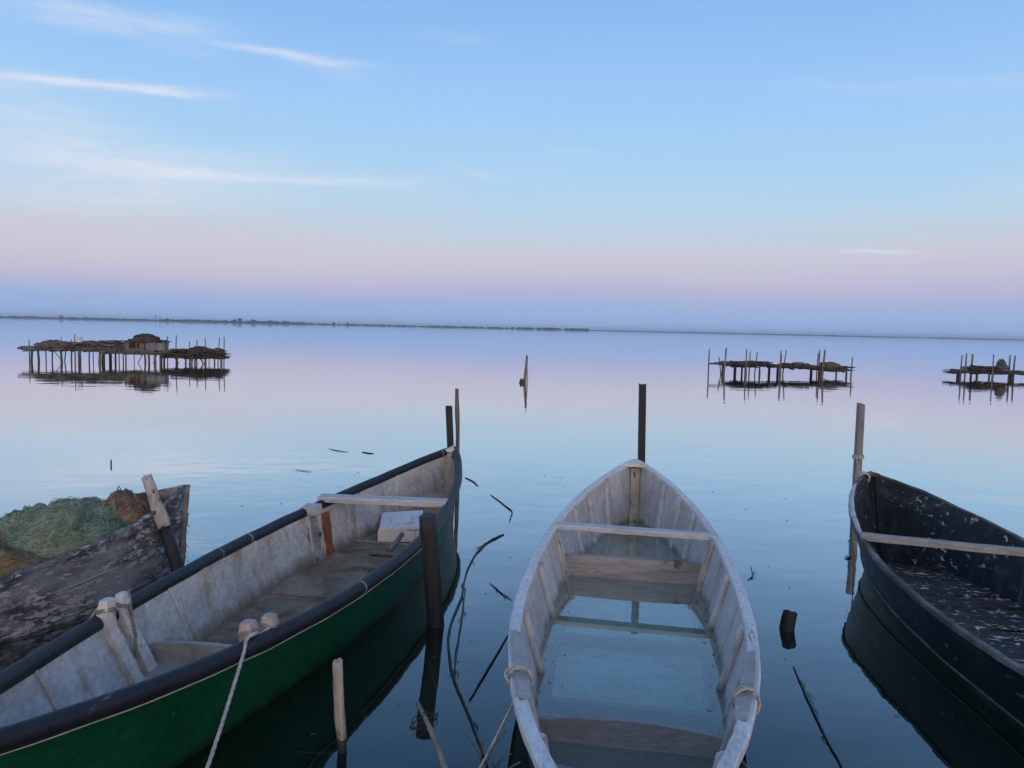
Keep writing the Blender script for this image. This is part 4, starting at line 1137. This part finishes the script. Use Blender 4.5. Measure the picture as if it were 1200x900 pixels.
# ------------------------------------------------------------------ reeds and twigs lying on the water
def reed(pts, r_, lab, mat='reed_dark', z=.006, group='reeds floating on the water', name='floating_reed', leaf=0, cat='reed', arch=0.0):
    n = len(pts); P3 = []
    for k, q in enumerate(pts):
        f_ = k / (n - 1); P3.append(Vector((q[0], q[1], z + arch * math.sin(PI * f_))))
    P3 = smoothpath(P3, 6)
    rr = random.Random(int(abs(pts[0][0]) * 1000)); L = len(P3)
    P3 = [q + Vector((rr.uniform(-1, 1), rr.uniform(-1, 1), 0)) * .0018 for q in P3]
    m = MB(); m.tube(P3, [r_ * (.5 + .9 * math.sin(PI * (.1 + .85 * k / (L - 1)))) for k in range(L)], 6, jit=.4, seed=2)
    for j in range(leaf):
        k = rr.randrange(2, L - 2); a = P3[k]; t = (P3[k + 1] - P3[k - 1]).normalized(); s_ = Vector((-t.y, t.x, 0)) * rr.choice((-1, 1))
        m.tube([a, a + t * .05 + s_ * .02, a + t * .10 + s_ * .05 * rr.random()], [r_ * .7, r_ * .5, r_ * .2], 4)
    o = m.build(name, M[mat]); return tag(o, lab, cat, group)
reed([(-0.048, 6.951), (-0.222, 6.577), (-0.316, 5.906), (-0.322, 5.293), (-0.356, 4.748), (-0.334, 4.364), (-0.271, 3.987), (-0.183, 3.671), (-0.121, 3.413), (-0.067, 3.195)], .0058, 'longest curved dark reed from the green boat bow down to the bottom edge', leaf=8)
reed([(-0.046, 6.96), (-.10, 6.86), (-.19, 6.66), (-.26, 6.35)], .0062, 'thick dark tip of sedge lying at the upper end of the longest reed')
reed([(-0.306, 5.471), (-0.293, 4.822), (-0.290, 4.307), (-0.270, 3.987)], .005, 'shorter dark reed running close beside the longest curved reed', leaf=4)
reed([(-.215, 8.64), (-.05, 8.12), (0.029, 7.848), (0.018, 7.62), (0.005, 7.424)], .005, 'bent reed making a hook near the green boat bow')
reed([(-0.132, 5.596), (-0.04, 5.38), (0.034, 5.247)], .003, 'short dark twig left of the flooded boat rim', leaf=3)
reed([(0.019, 4.673), (-0.085, 4.206), (-0.181, 3.784)], .0045, 'straight dark reed slanting under the flooded boat left rim')
reed([(1.648, 4.271), (1.587, 3.93), (1.525, 3.542), (1.473, 3.1)], .004, 'thin dark reed slanting down from the black stump at right', leaf=5)
reed([(-2.782, 11.632), (-2.6, 11.45), (-2.423, 11.358)], .0035, 'leftmost of two far reed bits behind the green boat')
reed([(-2.224, 11.385), (-2.12, 11.30), (-2.022, 11.256)], .006, 'thicker right one of two far reed bits behind the green boat')
reed([(-2.789, 9.862), (-2.66, 9.80), (-2.544, 9.772)], .0025, 'nearest lone reed bit floating above the green boat rim')
reed([(-0.567, 9.602), (-.45, 9.35), (-0.382, 9.096)], .006, 'faint thin reed right of the green boat bow')
reed([(1.852, 5.808), (1.92, 5.9), (1.986, 6.158)], .003, 'tiny forked twig right of the flooded boat rim', leaf=4)
for pts, lab in [([(-.95, 3.34), (-0.696, 3.339), (-0.561, 3.454), (-0.382, 3.637)], 'pale drowned stem left of the brown leaning stick'), ([(-0.443, 4.3), (-0.343, 3.887), (-0.211, 3.587), (-0.117, 3.327)], 'pale drowned stem between the black post and the longest reed'),
                 ([(-0.54, 3.285), (-0.371, 3.54), (-0.214, 3.8)], 'pale drowned stem crossing right of the brown leaning stick'), ([(1.551, 3.405), (1.646, 3.586), (1.738, 3.771)], 'pale drowned stem right of the thin slanting reed'),
                 ([(-.14, 4.1), (-.10, 3.7), (-.16, 3.4)], 'pale drowned stem nearest the flooded boat')]:
    reed(pts, .006, lab, 'reed_pale', -.03, 'pale stems drowned under the surface', 'drowned_stem', cat='stem')
# twig tuft near the mooring rope at the bottom edge
rr = random.Random(40)
tf = MB()
for k in range(16):
    a = Vector((-.06 + rr.uniform(-.05, .06), 3.08 + rr.uniform(-.1, .1), -.05)); b = a + Vector((rr.uniform(-.12, .12), rr.uniform(-.1, .12), rr.uniform(.08, .26)))
    c = a.lerp(b, .55) + Vector((rr.uniform(-.02, .02), 0, .02)); tf.tube(smoothpath([a, c, b], 4), rr.uniform(.002, .004), 4)
tag(tf.build('twig_tuft', M['reed_brown']), 'tuft of thin dry twigs by the rope at the bottom edge', 'twigs')

# specks of drifting plant litter
rr = random.Random(91); lt = MB()
for k in range(150):
    x, y = rr.uniform(-3, 3.6), rr.uniform(3.0, 10) if k % 3 else rr.uniform(3, 6)
    if any(abs((Matrix.Rotation(-h.rz, 3, 'Z') @ (Vector((x, y, 0)) - h.loc)).x) < h.B / 2 + .05 and abs((Matrix.Rotation(-h.rz, 3, 'Z') @ (Vector((x, y, 0)) - h.loc)).y) < h.L / 2 for h in (HG, HR, HM, HO)): continue
    a = rr.uniform(0, 6.3); L_ = rr.uniform(.006, .03); lt.tube([(x, y, .002), (x + L_ * math.cos(a) * .5, y + L_ * math.sin(a) * .5, .005), (x + L_ * math.cos(a), y + L_ * math.sin(a), .002)], rr.uniform(.001, .0025), 4)
tag(lt.build('floating_litter', M['reed_brown']), 'scattered specks of plant litter on the water between the boats', 'litter', kind='stuff')
rr = random.Random(92); lt = MB()
for k in range(70):
    t = rr.uniform(.36, .73); sd = rr.choice((-1, 1)); a_ = HM.innerz(t, .05, sd, .0)
    x = a_.x - sd * abs(rr.gauss(0, .07)); q = HM.world((x, a_.y, .052)); a = rr.uniform(0, 6.3); L_ = rr.uniform(.004, .02)
    lt.tube([q, q + Vector((L_ * math.cos(a), L_ * math.sin(a), .001))], rr.uniform(.001, .0025), 4)
tag(lt.build('bilge_litter', M['reed_brown']), 'specks of litter along the water edge inside the pale grey boat', 'litter', kind='stuff')
